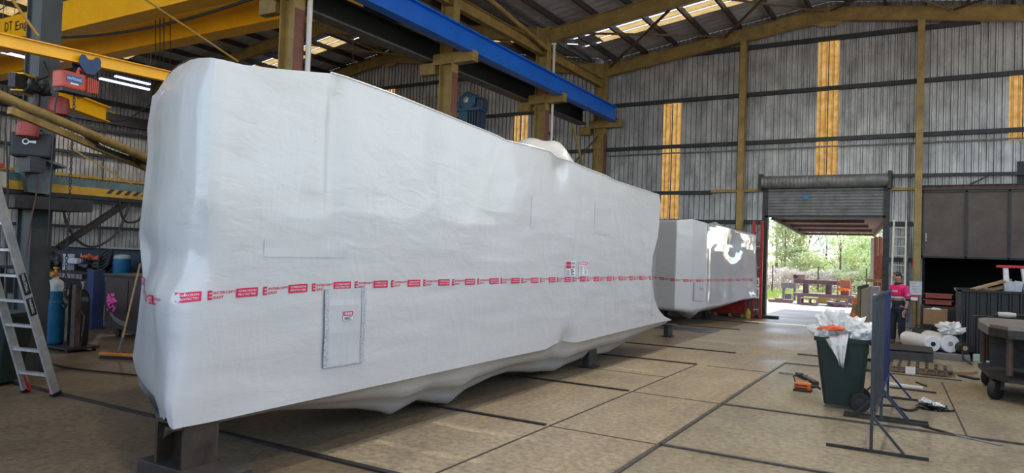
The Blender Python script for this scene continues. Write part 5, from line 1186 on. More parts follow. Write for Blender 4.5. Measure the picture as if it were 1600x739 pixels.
for k in (.10, .42, .74): MB().bar(a.lerp(b_, k+.06), c_.lerp(d_, k+.14), .03, .06).build('lattice_plate', RUSTY, t)
MB().bar(c_.lerp(d_, .45), b_.lerp(d_, .5), .03, .04).build('lattice_plate', DKSTEEL, t)
for (u0, v0, u1, v1) in ((118, 262, 172, 244), (85, 298, 172, 240)): a2, b2_ = atz(u0, v0, 2.6), atz(u1, v1, 2.85)
p0, p1 = atx(105, 228, -12.5), atx(206, 288, -11.06); tag(MB().tube([p0, p1], .012, 6).build('guy_rod', mat('rod ochre', (.42, .24, .05), .5)), 'thin yellow rod slanting down toward the hazard striped boom', 'rod')
# pipe running across behind
a, b_ = aty(-5, 107, 13), aty(225, 107, 13); tag(MB().tube([a, b_], .10, 12).build('duct_pipe', PJ, smooth=True), 'brown horizontal pipe behind the chain hoist', 'pipe')

# chain hoist
hx = -10.02; top_ = atx(112, 93, hx); 
bt = lambda u: jA.lerp(jB, (u+25)/325)
t = thing('hoist_trolley', 'blue beam trolley gripping the yellow jib above the red hoist', 'trolley', bt(111)-V((0, 0, .14)))
m0 = bt(111); ya = (jB-jA).normalized()
for s in (-1, 1):
    q = MB(); sx = V((ya.y, -ya.x, 0))*(s*.075)
    pts = [(-.16, .03), (-.16, -.07), (-.06, -.18), (.06, -.18), (.16, -.07), (.16, .03), (.13, .07), (.08, .07), (.04, .02), (-.04, .02), (-.08, .07), (-.13, .07)]
    q.poly([m0+sx+ya*a_+V((0, 0, b2_-.04)) for a_, b2_ in pts], .012*s if s > 0 else .012, V((ya.y, -ya.x, 0))); q.build('side_plate', mat('trolley blue', (.015, .05, .15), .45, 0, .3, 8), t)
    for a_ in (-.09, .09): q = MB(); c0 = m0+ya*a_+V((ya.y, -ya.x, 0))*(s*.03)+V((0, 0, -.035)); q.lathe(c0, [(.03, 0), (.045, .005), (.045, .03), (.03, .035)], 14, V((ya.y, -ya.x, 0))*s); q.build('wheel', STEEL, t)
MB().cyl(m0+V((ya.y, -ya.x, 0))*.08+V((0, 0, -.2)), m0-V((ya.y, -ya.x, 0))*.08+V((0, 0, -.2)), .02).build('load_bar', STEEL, t)
hc = atx(121, 130, hx); th_ = math.atan2(ya.y, ya.x)
RO = mat('hoist red orange', (.50, .065, .03), .45, 0, .25, 6)
t = thing('chain_hoist', 'red electric chain hoist with blue name plate hanging from the trolley', 'hoist', hc-V((0, 0, .2)))
al = rotz(th_)
MB().box(hc+al @ V((-.12, 0, 0)), (.34, .2, .23), al, bev=.025).build('gearbox', RO, t)
q = MB()
for i in range(6): q.box(hc+al @ V((.085+.03*i, 0, -.01)), (.018, .2-.004*i, .21-.006*i), al)
q.box(hc+al @ V((.15, 0, -.01)), (.2, .15, .15), al); q.build('motor_fins', RO, t)
MB().box(hc+al @ V((-.06, .0, -.13)), (.42, .18, .06), al).build('underside', BLACK, t)
n = al @ V((0, -1, 0)); rx = al @ V((1, 0, 0))
if n.dot(CAM-hc) < 0: n, rx = -n, -rx
q = MB(); o = hc+n*.102-rx*(.10 if rx.dot(al @ V((1, 0, 0))) > 0 else -.14)
o = hc + al @ V((-.12, 0, .02)) + n*.1015
q.poly([o-rx*.115-V((0, 0, .045)), o+rx*.115-V((0, 0, .045)), o+rx*.115+V((0, 0, .045)), o-rx*.115+V((0, 0, .045))], .004, n); npl = q.build('name_plate', mat('plate blue', (.01, .10, .36), .4), t)
q = MB(); put_text(q, 'HAITSUNG', o-rx*.1-V((0, 0, .018)), rx, V((0, 0, 1)), width=.2, height=.036, m_=INKW, off=.006); q.build('plate_lettering', INKW, npl, recalc=False)
q = MB(); q.poly([o-rx*.05-V((0, 0, .075)), o+rx*.06-V((0, 0, .075)), o+rx*.06-V((0, 0, .055)), o-rx*.05-V((0, 0, .055))], .003, n); q.build('white_label', INKW, t)
MB().tube([hc+V((0, 0, .11)), hc+V((0, 0, .16)), (hc+V((.02, 0, .2))), m0+V((0, 0, -.21))], [.03, .02, .018, .018], 8).build('top_hook', RO, t)
q = MB(); cb = hc+al @ V((-.02, .02, -.15)); zt = cb.z
def chain(q, x, y, z0, z1, s=.045, r=.006):
    z = z0; k = 0
    while z > z1:
        pts = [(math.cos(a*math.pi/5)*s*.35, math.sin(a*math.pi/5)*s*.62) for a in range(11)]
        q.tube([(x+(p if k % 2 else 0), y+(0 if k % 2 else p), z+h) for p, h in pts], r, 5, cap=False); z -= s*.95; k += 1
chain(q, cb.x, cb.y, zt, 1.25); q.build('load_chain', DKSTEEL, t)
MB().tube([(cb.x, cb.y, 1.25), (cb.x, cb.y, 1.15), (cb.x+.05, cb.y, 1.08), (cb.x+.02, cb.y, 1.02), (cb.x-.04, cb.y, 1.05)], [.03, .025, .018, .016, .01], 8).build('hook', DKSTEEL, t)
MB().tube([hc+al @ V((-.26, 0, -.08)), hc+al @ V((-.3, 0, -.4)), hc+al @ V((-.3, .0, -1.5)), hc+al @ V((-.3, .0, -2.2))], .01, 6).build('pendant_cable', BLACK, t)
for k, (pts, lab) in enumerate((([(68, 95), (75, 118), (60, 125), (40, 140), (28, 150)], 'black cable looping from the jib to the column head'), ([(8, 200), (12, 280), (10, 420), (9, 596)], 'black cable hanging in front of the boom at the far left'), ([(58, 240), (57, 300), (48, 345), (40, 405)], 'red-brown hose hanging down the dark column'), ([(165, 186), (185, 190), (205, 183), (240, 160)], 'grey cable sagging from the short jib tip'))):
    tag(MB().tube(smooth_path([atx(u, v_, (-10.4, -10.4, -10.75, JT.x)[k]) for u, v_ in pts]), .012, 6).build('hanging_cable', BLACK if k != 2 else mat('brown hose', (.12, .05, .04), .6), smooth=True), lab, 'cable')
tag(MB().tube([JT+V((0, 0, -.1)), JT+V((0, 0, -1.5)), JT+V((0, 0, -3.0))], .012, 5).build('hanging_rope', DKSTEEL), 'thin rope hanging in front of the left wall', 'rope')

# blue hoist block in the left bay seen over the wrapped box
hb_ = aty(736, 178, 17.0)
t = thing('crane_hoist', 'blue winch head standing above the top edge of the big wrapped box', 'hoist', hb_-V((0, 0, 1.0)))
HB = mat('hoist blue', (.02, .075, .14), .5, .1, .35, 5)
MB().b2((hb_.x-.3, 16.8, hb_.z-1.0), (hb_.x+.02, 17.2, hb_.z+.05)).build('column', HB, t)
q = MB()
for i in range(4): q.b2((hb_.x+.06+.09*i, 16.8, hb_.z-1.0), (hb_.x+.12+.09*i, 17.2, hb_.z+.1))
q.b2((hb_.x+.02, 16.9, hb_.z-1.0), (hb_.x+.4, 17.1, hb_.z+.05)); q.build('ribbed_side', mat('hoist dark blue', (.008, .025, .06), .5), t)
MB().b2((hb_.x-.36, 16.75, hb_.z+.05), (hb_.x+.44, 17.25, hb_.z+.13)).build('cap_plate', HB, t)
MB().lathe((hb_.x, 16.72, hb_.z+.33), [(.07, 0), (.1, .0), (.24, .02), (.27, .06), (.27, .4), (.2, .45)], 24, (0, 1, 0)).build('drum', HB, t); MB().lathe((hb_.x, 16.70, hb_.z+.36), [(.03, 0), (.09, .01), (.09, .03)], 16, (0, 1, 0)).build('drum_boss', STEEL, t)
MB().box((hb_.x-.38, 17, hb_.z+.22), (.18, .3, .3), bev=.04).build('side_motor', HB, t); MB().box((hb_.x+.36, 17, hb_.z+.25), (.22, .35, .34), bev=.05).build('side_motor', mat('hoist dark blue', (.008, .025, .06), .5), t)
MB().box((hb_.x, 17, (hb_.z-1)/2), (.6, .4, hb_.z-1)).build('mast', DKSTEEL, t); t.location  # the press stands on the floor

# ================================================================== THE MAN IN PINK
def skin_mesh(name, pts, edges, rad, m_, parent, sub=2, root=0):
    me = bpy.data.meshes.new(name); org = ORG[parent.name]; me.from_pydata([V(p)-org for p in pts], edges, [])
    o = bpy.data.objects.new(name+'_tmp', me); COL.objects.link(o)
    sk = o.modifiers.new('s', 'SKIN'); sk.use_smooth_shade = True; o.modifiers.new('u', 'SUBSURF').levels = sub
    for i, d_ in enumerate(me.skin_vertices[0].data): r = rad[i]; d_.radius = r if isinstance(r, tuple) else (r, r); d_.use_root = i == root
    dg = bpy.context.evaluated_depsgraph_get(); m2 = bpy.data.meshes.new_from_object(o.evaluated_get(dg)); m2.name = name
    bpy.data.objects.remove(o); m2.materials.clear(); m2.materials.append(m_)
    ob = bpy.data.objects.new(name, m2); COL.objects.link(ob); ob.parent = parent; ORG[ob.name] = org; return ob
G = V((-.66, 20.04, 0))
man = thing('person', 'man in pink and navy work shirt with reflective bands, head turned left', 'person', G)
SKIN = mat('skin', (.42, .22, .15), .5, 0, .08, 9)
F = V((-.62, -.78, 0)).normalized(); S_ = V((F.y, -F.x, 0))      # facing, and his right/left axis (towards the camera = -S or +S)
S_ = S_ if S_.y < 0 else -S_                                    # S_ : camera side (his left)
def B(f, s, z): return G + F*f + S_*s + V((0, 0, z))
body = [B(0, 0, .95), B(0, 0, 1.08), B(.01, 0, 1.25), B(0, 0, 1.42), B(.0, 0, 1.50), B(.03, 0, 1.58),      # 0-5 pelvis..neck top
        B(.045, 0, 1.63), B(.035, 0, 1.72),                                                                   # 6,7 head
        B(0, .17, 1.42), B(-.03, .235, 1.14), B(.06, .25, .90), B(.09, .25, .84),                              # 8-11 camera side arm
        B(0, -.17, 1.42), B(-.02, -.235, 1.14), B(.10, -.22, .92), B(.13, -.22, .86),                          # 12-15
        B(0, .095, .88), B(.02, .105, .50), B(-.03, .11, .10), B(.03, .115, .05),                              # 16-19
        B(0, -.095, .88), B(.06, -.105, .50), B(.05, -.11, .10), B(.11, -.115, .05)]
edg = [(0, 1), (1, 2), (2, 3), (3, 4), (4, 5), (5, 6), (6, 7), (3, 8), (8, 9), (9, 10), (10, 11), (3, 12), (12, 13), (13, 14), (14, 15), (0, 16), (16, 17), (17, 18), (18, 19), (0, 20), (20, 21), (21, 22), (22, 23)]
rad = [.14, .135, .14, .13, .07, .058, .085, .088, .055, .046, .031, .033, .055, .046, .031, .033, .085, .058, .042, .04, .085, .058, .042, .04]
skin_mesh('body', body, edg, rad, SKIN, man)
PINK = mat('hi vis pink', (.80, .012, .17), .65, 0, .1, 12); NAVC = mat('navy cloth', (.012, .016, .035), .8, 0, .2, 12); REFL = mat('reflective tape', (.55, .52, .52), .35, .1, .1, 20)
skin_mesh('shirt', [B(0, 0, 1.16), B(.01, 0, 1.27), B(0, 0, 1.42), B(0, 0, 1.50), B(0, .18, 1.42), B(-.02, .22, 1.24), B(-.025, .232, 1.17), B(0, -.18, 1.42), B(-.015, -.22, 1.24)], [(0, 1), (1, 2), (2, 3), (2, 4), (4, 5), (5, 6), (2, 7), (7, 8)], [(.165, .155), (.17, .16), .16, .075, .082, .075, .072, .082, .075], PINK, man)
skin_mesh('shirt_tail', [B(0, 0, .86), B(0, 0, 1.0), B(0, 0, 1.17)], [(0, 1), (1, 2)], [(.165, .15), .162, .163], NAVC, man)
skin_mesh('sleeve_cuff', [B(-.025, .232, 1.18), B(-.028, .238, 1.07)], [(0, 1)], [.073, .068], NAVC, man)
skin_mesh('trousers', [B(0, 0, .98), B(0, 0, .92), B(0, .098, .84), B(.02, .106, .50), B(-.02, .11, .10), B(0, -.098, .84), B(.06, -.106, .50), B(.05, -.11, .10)], [(0, 1), (1, 2), (2, 3), (3, 4), (1, 5), (5, 6), (6, 7)], [.15, .15, .11, .085, .078, .11, .085, .078], NAVC, man)
def band(z, r1, r2, h, c=None):
    q = MB(); c = c or B(.005, 0, z)
    for hh in (0,): 
        rows = [[c+F*(r1*math.cos(a*math.pi/14))+S_*(r2*math.sin(a*math.pi/14))+V((0, 0, d_)) for a in range(28)] for d_ in (-h/2, h/2)]; q.grid(rows, wrap=True)
    o = q.build('reflective_band', REFL, man, smooth=True); return o
band(1.18, .158, .172, .05); band(1.33, .152, .168, .05)
c_ = B(-.02, .222, 1.25); q = MB(); rows = [[c_+F*(.068*math.cos(a*math.pi/10))+S_*(.068*math.sin(a*math.pi/10))+V((0, 0, d_)) for a in range(20)] for d_ in (-.025, .025)]; q.grid(rows, wrap=True); q.build('reflective_band', REFL, man, smooth=True)
# head details
FB, SB = F, S_; F = V((-.97, .05, 0)).normalized(); S_ = V((-F.y, F.x, 0))
hd_ = B(.04, 0, 1.665)
q = MB(); q.ball(hd_+V((0, 0, .01)), V((.1, .085, .12)), 20, 14); q.v = [hd_ + F*((p-hd_).x)+S_*((p-hd_).y)+V((0, 0, (p-hd_).z)) for p in q.v]
for p in q.v:
    r = p-hd_; f_ = r.dot(F)
    if r.z < -.03 and f_ < .02: p -= F*(f_-.02)*.35
q.build('face', SKIN, man, smooth='all')
q = MB(); q.poly([hd_+F*.09+V((0, 0, .03)), hd_+F*.132+V((0, 0, -.02)), hd_+F*.09+V((0, 0, -.03))], .02, S_); q.v = [p-S_*.01 for p in q.v]; q.build('nose', SKIN, man, smooth=True)
for s in (-1, 1):
    q = MB(); q.lathe(hd_-F*.005+S_*(s*.082)+V((0, 0, -.005)), [(.012, 0), (.03, .006), (.032, .014), (.02, .016)], 12, S_*s); q.build('ear', SKIN, man, smooth=True)
    q = MB(); q.ball(hd_+F*.088+S_*(s*.033)+V((0, 0, .022)), .012, 8, 6); q.build('eye', INKK, man, smooth=True)
q = MB(); q.bar(hd_+F*.092-S_*.025+V((0, 0, -.062)), hd_+F*.092+S_*.025+V((0, 0, -.062)), .012, .01); q.build('mouth', mat('lips', (.3, .1, .08), .5), man)
HAIR = mat('dark hair', (.012, .009, .008), .7, 0, .3, 30)
q = MB(); bm = bmesh.new(); bmesh.ops.create_icosphere(bm, subdivisions=4, radius=1)
keep = []
for v_ in bm.verts:
    c = v_.co.copy(); n_ = 1.0+.04*noise.noise(c*9); v_.co = hd_+V((0, 0, .02))+(F*c.x*.108+S_*c.y*.094+V((0, 0, c.z*.125)))*n_
    if (c.z < -.05 + (.55 if c.x > .35 else 0) and c.x > -.1) or c.z < -.62: keep.append(v_)
bmesh.ops.delete(bm, geom=keep, context='VERTS'); bm.verts.index_update(); q.add([v_.co.copy() for v_ in bm.verts], [[v_.index for v_ in f.verts] for f in bm.faces]); bm.free(); q.build('hair', HAIR, man, smooth='all')
q = MB(); gp = hd_+V((0, 0, .115)); q.tube([gp-F*.02+S_*.1+V((0, 0, -.03)), gp+F*.07+S_*.07, gp+F*.1, gp+F*.07-S_*.07, gp-F*.02-S_*.1+V((0, 0, -.03))], .012, 6); q.build('sunglasses', mat('grey glasses', (.2, .22, .24), .2), man, smooth=True)
q = MB(); c_ = B(.01, 0, 1.515); rows = [[c_+F*(r*1.15*math.cos(a*math.pi/10))+S_*(r*math.sin(a*math.pi/10))+V((0, 0, z)) for a in range(20)] for r, z in ((.092, -.02), (.072, .03))]; q.grid(rows, wrap=True); q.build('collar', NAVC, man, smooth=True)
F, S_ = FB, SB
# hands
for arm, (wx, ws) in enumerate(((11, 1), (15, -1))):
    w_ = body[wx]; dn = (body[wx]-body[wx-1]).normalized(); fw = (F-dn*F.dot(dn)).normalized(); sd = dn.cross(fw)
    pts, ed_, rd = [w_-dn*.02, w_+dn*.04, w_+dn*.085], [(0, 1), (1, 2)], [(.026, .032), (.022, .04), (.02, .042)]
    for k, (o_, ln) in enumerate(((-.032, .062), (-.011, .075), (.011, .08), (.032, .07))):
        b0 = len(pts); p = w_+dn*.09+fw*o_; c1 = p+dn*ln*.5-sd*ws*.012; c2 = p+dn*ln*.9-sd*ws*.035
        pts += [p, c1, c2]; ed_ += [(2, b0), (b0, b0+1), (b0+1, b0+2)]; rd += [.0105, .0095, .008]
    b0 = len(pts); p = w_+dn*.02+fw*.035; pts += [p, p+fw*.022+dn*.03, p+fw*.026+dn*.058]; ed_ += [(1, b0), (b0, b0+1), (b0+1, b0+2)]; rd += [.014, .012, .009]
    skin_mesh('hand', pts, ed_, rd, SKIN, man, 2)
wr = body[10].lerp(body[11], .0); q = MB(); dn = (body[11]-body[9]).normalized(); q.lathe(body[10]-dn*.015, [(.036, 0), (.038, .005), (.038, .03), (.036, .035)], 16, dn); q.build('watch', BLACK, man)
for (a, b_) in ((18, 19), (22, 23)):
    p = body[a]; q = MB(); q.lathe((p.x, p.y, .03), [(.05, 0), (.062, .02), (.06, .15), (.065, .17)], 14); c0 = V((p.x, p.y, 0)); q.box(c0+F*.08+V((0, 0, .055)), (.24, .095, .09), Matrix((F, S_, V((0, 0, 1)))).transposed(), bev=.03); q.box(c0+F*.06+V((0, 0, .012)), (.29, .105, .024), Matrix((F, S_, V((0, 0, 1)))).transposed()); q.build('boot', mat('tan boot', (.16, .11, .06), .7, 0, .3, 8), man, smooth=True)

# ================================================================== OUTDOORS
gm = bpy.data.materials.new('outside ground'); gm.use_nodes = True; t = gm.node_tree; b = t.nodes['Principled BSDF']; N = t.nodes.new; L = t.links.new
tc = N('ShaderNodeTexCoord'); n1 = nz(.25, det=8) if False else N('ShaderNodeTexNoise'); n1.inputs['Scale'].default_value = .6; n1.inputs['Detail'].default_value = 8; L(tc.outputs['Object'], n1.inputs[0])
r = N('ShaderNodeValToRGB'); L(n1.outputs[0], r.inputs[0]); r.color_ramp.elements[0].position = .35; r.color_ramp.elements[1].position = .65
r.color_ramp.elements[0].color = (.40, .34, .29, 1); r.color_ramp.elements[1].color = (.52, .46, .41, 1); L(r.outputs[0], b.inputs['Base Color']); b.inputs['Roughness'].default_value = .8
q = MB(); q.grid([[V((x, y, -.015)) for x in (-90, XW-.2, -12, XE, 90)] for y in (-70, YB, YW+.25, 60, 160)]); struct(q.build('ground', gm, origin=(0, 0, -.015)))
# awning over the door
aw = sgroup('awning', (-3, 30, 3.4))
C1 = aty(1368, 358, 33.8); AX0, AX1 = -4.9, 2.6
def az(y): return lerp(3.62, 3.30, (y-26.1)/7.7)
AWM = mat('awning sheet', (.11, .06, .05), .7, 0, .4, 3)
axr = lambda y: C1.x+1.05*(33.8-y)/7.7
ysr = [26.15, 28.05, 29.95, 31.85, 33.8]
for a, b_ in zip(ysr, ysr[1:]):
    q = MB(); q.poly([(AX0, a+.02, az(a)), (axr(a), a+.02, az(a)), (axr(b_), b_-.02, az(b_)), (AX0, b_-.02, az(b_))], .02, (0, 0, 1)); q.build('roof_sheet', AWM, aw)
    MB().bar((AX0, b_-.12, az(b_)-.06), (C1.x, b_-.12, az(b_)-.06), .06, .1).build('purlin', AWM, aw)
MB().bar((AX0+.1, 26.1, az(26)-.13), (AX0+.1, 33.8, az(33.8)-.13), .08, .14).build('rafter', DKSTEEL, aw)
MB().bar((C1.x-.05, 33.6, az(33.8)-.1), (C1.x+.9, 26.2, az(26)-.12), .07, .12).build('rafter', AWM, aw)
MB().b2((C1.x-.14, 33.5, 0), (C1.x-.0, 33.7, 3.1)).build('post', mat('pale post', (.35, .33, .3), .5), aw)

# benches and scrap in the yard
PUR = mat('mauve primer steel', (.20, .125, .125), .6, .1, .3, 5)
def ax(u, y): return aty(u, 465, y).x
Y0 = 36.0
t = thing('steel_bench', 'long low mauve steel bench in the sunny yard', 'bench', (ax(1285, Y0), Y0, 0))
MB().b2((ax(1239, Y0), Y0, .38), (ax(1334, Y0), Y0+1.0, .52)).build('top', PUR, t)
for u in (1245, 1325):
    for y in (Y0+.05, Y0+.8): MB().b2((ax(u, Y0), y, 0), (ax(u, Y0)+.18, y+.15, .38)).build('leg', PUR, t)
t = thing('gantry_beam', 'mauve steel beam raised on two stub columns on the bench', 'beam', (ax(1275, Y0+.5), Y0+.5, .52))
MB().ibeam((ax(1237, Y0), Y0+.5, 1.06), (ax(1309, Y0), Y0+.5, 1.06), .2, .25, .03, .03).build('beam', PUR, t)
for u in (1252, 1288): MB().ibeam((ax(u, Y0)+.13, Y0+.5, .52), (ax(u, Y0)+.13, Y0+.5, .96), .26, .25, .03, .03, up=V((1, 0, 0))).build('stub_column', PUR, t)
t = thing('small_motor', 'little dark motor sitting on the left end of the raised beam', 'motor', (ax(1245, Y0), Y0+.5, 1.16)); x = ax(1240, Y0); MB().cyl((x, Y0+.3, 1.29), (x, Y0+.6, 1.29), .09).build('body', BLACK, t); MB().b2((x+.1, Y0+.4, 1.16), (x+.42, Y0+.6, 1.38)).build('housing', PUR, t); MB().b2((x-.09, Y0+.35, 1.16), (x+.1, Y0+.55, 1.2)).build('foot', PUR, t)
t = thing('rust_bin', 'red-brown steel hopper standing on the right half of the yard bench', 'hopper', (ax(1318, Y0), Y0+.4, .52)); x0, x1 = ax(1308, Y0), ax(1329, Y0); rm = mat('rust red', (.33, .10, .06), .7, 0, .4, 5)
MB().b2((x0+.1, Y0+.2, .8), (x1-.05, Y0+.8, 1.22)).build('tank', rm, t); MB().b2((x0, Y0+.1, .72), (x1-.1, Y0+.9, .86)).build('band', ORNG, t); MB().b2((x0+.12, Y0+.25, .52), (x1-.1, Y0+.75, .72)).build('base', rm, t)
for x in (x0, x1): MB().b2((x-.02, Y0+.1, .52), (x+.02, Y0+.14, 1.3)).build('post', rm, t)
t = thing('trestle', 'small grey trestle table left of the yard bench', 'trestle', (ax(1231, 39), 39, 0)); a, b_ = ax(1220, 39), ax(1243, 39)
MB().b2((a, 39, .62), (b_, 39.4, .9)).build('top', mat('grey mauve', (.17, .15, .16), .7), t)
for x in (a+.05, b_-.12): MB().b2((x, 39.1, 0), (x+.1, 39.3, .62)).build('leg', mat('grey mauve', (.17, .15, .16), .7), t)
tag(MB().b2((ax(1226, 37), 37, 0), (ax(1236, 37), 37.4, .42)).build('steel_offcut', mat('grey mauve', (.17, .15, .16), .7)), 'square grey block on the ground under the trestle', 'block')
for k, (u0, u1, h, lab) in enumerate(((1200, 1210, .12, 'first low scrap beam from the door jamb in the yard'), (1211, 1221, .2, 'second low scrap beam from the door jamb in the yard'), (1222, 1238, .16, 'third scrap piece from the door jamb, before the bench'))):
    tag(MB().b2((ax(u0, 36.4), 36.4, 0), (ax(u1, 36.4), 36.8, h), bev=.02).build('scrap_beam', PUR), lab, 'scrap', 'scrap along the yard edge')
t = thing('yard_crate', 'low mauve frame crate under the yard bench', 'crate', (ax(1264, 35.7), 35.6, 0)); a, b_ = ax(1251, 35.6), ax(1278, 35.6)
for z in (.03, .28): MB().b2((a, 35.4, z), (b_, 35.9, z+.06)).build('rail', PUR, t)
for x in (a, (a+b_)/2, b_-.06): MB().b2((x, 35.4, .09), (x+.06, 35.9, .28)).build('post', PUR, t)
q = MB(); crumple(q, (ax(1308, 35.7), 35.7, .13), (.5, .25, .2), 3, .5, 7, -.12); tag(q.build('scrap_heap', mat('scrap mauve', (.15, .11, .11), .7)), 'heap of scrap under the right half of the yard bench', 'scrap')
t = thing('yellow_beam', 'yellow beam lying on the grass behind the yard bench', 'beam', (ax(1312, 38), 38, 0)); MB().ibeam((ax(1278, 38), 38, .25), (ax(1352, 38), 38, .25), .5, .2, .03, .03).build('beam', YELD, t); MB().b2((ax(1330, 38), 37.95, .5), (ax(1350, 38), 38.4, .56)).build('cover_sheet', STEEL, t)
t = thing('teal_bucket', 'teal bucket on the concrete just outside the door', 'bucket', (ax(1340, 30), 30, 0)); MB().lathe((ax(1340, 30), 30, 0), [(.12, 0), (.13, .01), (.17, .34), (.175, .36), (.165, .36), (.12, .03)], 20).build('pail', mat('teal plastic', (.06, .42, .38), .5), t, smooth=True); MB().tube([(ax(1340, 30)-.17, 30, .33), (ax(1340, 30), 29.83, .2), (ax(1340, 30)+.17, 30, .33)], .008, 6).build('handle', STEEL, t)
t = thing('rust_rack', 'rust red stillage on posts outside the right side of the door', 'stillage', (ax(1374, 29), 29, 0)); a, b_ = ax(1366, 29), ax(1392, 29)
for x in (a, a+.14, b_):
    for y in (29, 29.9): MB().b2((x-.04, y-.04, 0), (x+.04, y+.04, 3.0)).build('post', rm, t)
MB().b2((a-.02, 28.98, 1.5), (b_, 29.9, 2.3)).build('bin', mat('rust orange', (.42, .12, .05), .7, 0, .35, 4), t); MB().b2((a-.3, 28.95, 1.33), (a+.4, 29.05, 1.45)).build('timber', WOOD, t); MB().b2((a-.05, 29.0, .7), (b_, 29.9, .74)).build('shelf', rm, t)
t = thing('grey_cabinet', 'grey cabinet outside below the rust red stillage', 'cabinet', (ax(1366, 28), 28, 0)); MB().b2((ax(1358, 28), 28, 0), (ax(1374, 28), 28.5, 1.2)).build('body', mat('grey violet', (.22, .22, .26), .5), t); MB().b2((ax(1365, 28), 27.985, .6), (ax(1371, 28), 28, .95)).build('panel', WHITEP, t)
tag(MB().cyl((ax(1381, 27), 27, 0), (ax(1381, 27)-.0, 27, 2.6), .035, 10).build('white_pole', WHITEP), 'white pole standing just outside the right door post', 'pole')
# fence
t = thing('wire_fence', 'wire fence with thin steel posts across the back of the yard', 'fence', (-8, 46, 0))
for k in range(8): x = ax(1207, 46)+k*2.6-2.6; MB().tube([(x, 46, 0), (x-.03, 46, 1.75)], .035, 6).build('post', DKSTEEL, t)
for z in (.5, .9, 1.3, 1.65): MB().tube([(ax(1207, 46)-3, 46, z), (ax(1207, 46)+18, 46, z)], .006, 4).build('wire', STEEL, t)

# grass, scrub and trees
def leafmat(name, c, c2):
    mt = bpy.data.materials.new(name); mt.use_nodes = True; t = mt.node_tree; t.nodes.clear(); N = t.nodes.new; L = t.links.new
    o = N('ShaderNodeOutputMaterial'); mx = N('ShaderNodeMixShader'); mx.inputs[0].default_value = .45; d = N('ShaderNodeBsdfDiffuse'); tr = N('ShaderNodeBsdfTranslucent')
    tc = N('ShaderNodeTexCoord'); n_ = N('ShaderNodeTexNoise'); n_.inputs['Scale'].default_value = 1.7; L(tc.outputs['Object'], n_.inputs[0]); r = N('ShaderNodeValToRGB'); L(n_.outputs[0], r.inputs[0])
    r.color_ramp.elements[0].position = .38; r.color_ramp.elements[1].position = .62; r.color_ramp.elements[0].color = (*c2, 1); r.color_ramp.elements[1].color = (*c, 1)
    L(r.outputs[0], d.inputs[0]); L(r.outputs[0], tr.inputs[0]); L(d.outputs[0], mx.inputs[1]); L(tr.outputs[0], mx.inputs[2]); L(mx.outputs[0], o.inputs[0]); return mt
LG = leafmat('light leaf', (.64, .72, .40), (.50, .60, .30)); LY = leafmat('olive leaf', (.60, .63, .36), (.46, .50, .28)); LD_ = leafmat('grey leaf', (.52, .57, .48), (.42, .46, .38)); LT = leafmat('dry scrub', (.68, .60, .54), (.56, .51, .44)); GRS = leafmat('grass blade', (.34, .44, .10), (.25, .33, .08))
BARK = mat('bark', (.16, .11, .085), .8, 0, .4, 6)
rnd = random.Random(4)
def leaves(mb, c, r, n, sz):
    for _ in range(n):
        while True:
            p = V((rnd.uniform(-1, 1), rnd.uniform(-1, 1), rnd.uniform(-1, 1)))
            if .25 < p.length < 1: break
        p = V(c)+V((p.x*r[0], p.y*r[1], p.z*r[2])); a = V((rnd.gauss(0, 1), rnd.gauss(0, 1), rnd.gauss(0, .7))).normalized(); b_ = a.orthogonal().normalized(); s = sz*rnd.uniform(.6, 1.3)
        mb.add([p-a*s, p+b_*s*.45, p+a*s, p-b_*s*.45], [(0, 1, 2, 3)])
def tree(name, x, y, h, r, m_, lab, clumps=9, n=130, sz=.13, group='trees and bushes beyond the yard', bare=False, trunk=.25, lean=0):
    t = thing(name, lab, 'tree' if 'tree' in name else 'bush', (x, y, 0), group)
    q = MB(); tp_ = V((x+lean*h, y, h*.75)); q.tube([(x, y, 0), (x+lean*h*.4, y, h*.3), tp_], [.05*h*.35, .04*h*.35, .012*h*.35], 7)
    brs = []
    for i in range(10 if bare else 6):
        k = rnd.uniform(.25, .95); b0 = V((x, y, 0)).lerp(tp_, k); a = rnd.uniform(0, 6.28); e = b0+V((math.cos(a)*r*rnd.uniform(.5, .95), math.sin(a)*r*.6, h*rnd.uniform(.12, .33))); q.tube([b0, b0.lerp(e, .5)+V((0, 0, .1*h*.3)), e], [.010*h*.5, .007*h*.5, .003*h*.5], 5); brs.append(e)
        if bare:
            for _ in range(4): e2 = e+V((rnd.uniform(-.5, .5), rnd.uniform(-.3, .3), rnd.uniform(.2, .7)))*h*.16; s0 = b0.lerp(e, rnd.uniform(.5, 1)); q.tube([s0, e2], [.004*h*.4, .002*h*.4], 4); brs.append(e2)
    q.build('trunk', BARK, t)
    q = MB()
    for i in range(clumps):
        a = rnd.uniform(0, 6.28); rr_ = r*math.sqrt(rnd.random())*.8; zc = h*rnd.uniform(trunk+.12, .88)
        leaves(q, (x+lean*zc+math.cos(a)*rr_, y+math.sin(a)*rr_*.7, zc), (r*.42, r*.4, h*.13), n, sz)
    for e in brs: leaves(q, e, (r*.18, r*.18, h*.06), 10 if bare else 30, sz)
    q.build('foliage', m_, t)
q = MB()
for _ in range(5200):
    x, y = rnd.uniform(-22, 8), rnd.uniform(38.6, 48); h = rnd.uniform(.12, .5); w_ = .03; a = rnd.uniform(0, 6.28); d_ = V((math.cos(a), math.sin(a), 0)); bx = V((x, y, -.01)); q.add([bx-d_*w_, bx+d_*w_, bx+d_*.05+V((rnd.uniform(-.1, .1), 0, h))], [(0, 1, 2)])
tag(q.build('grass', GRS), 'bright green grass growing along the back of the yard', 'grass', kind='stuff')
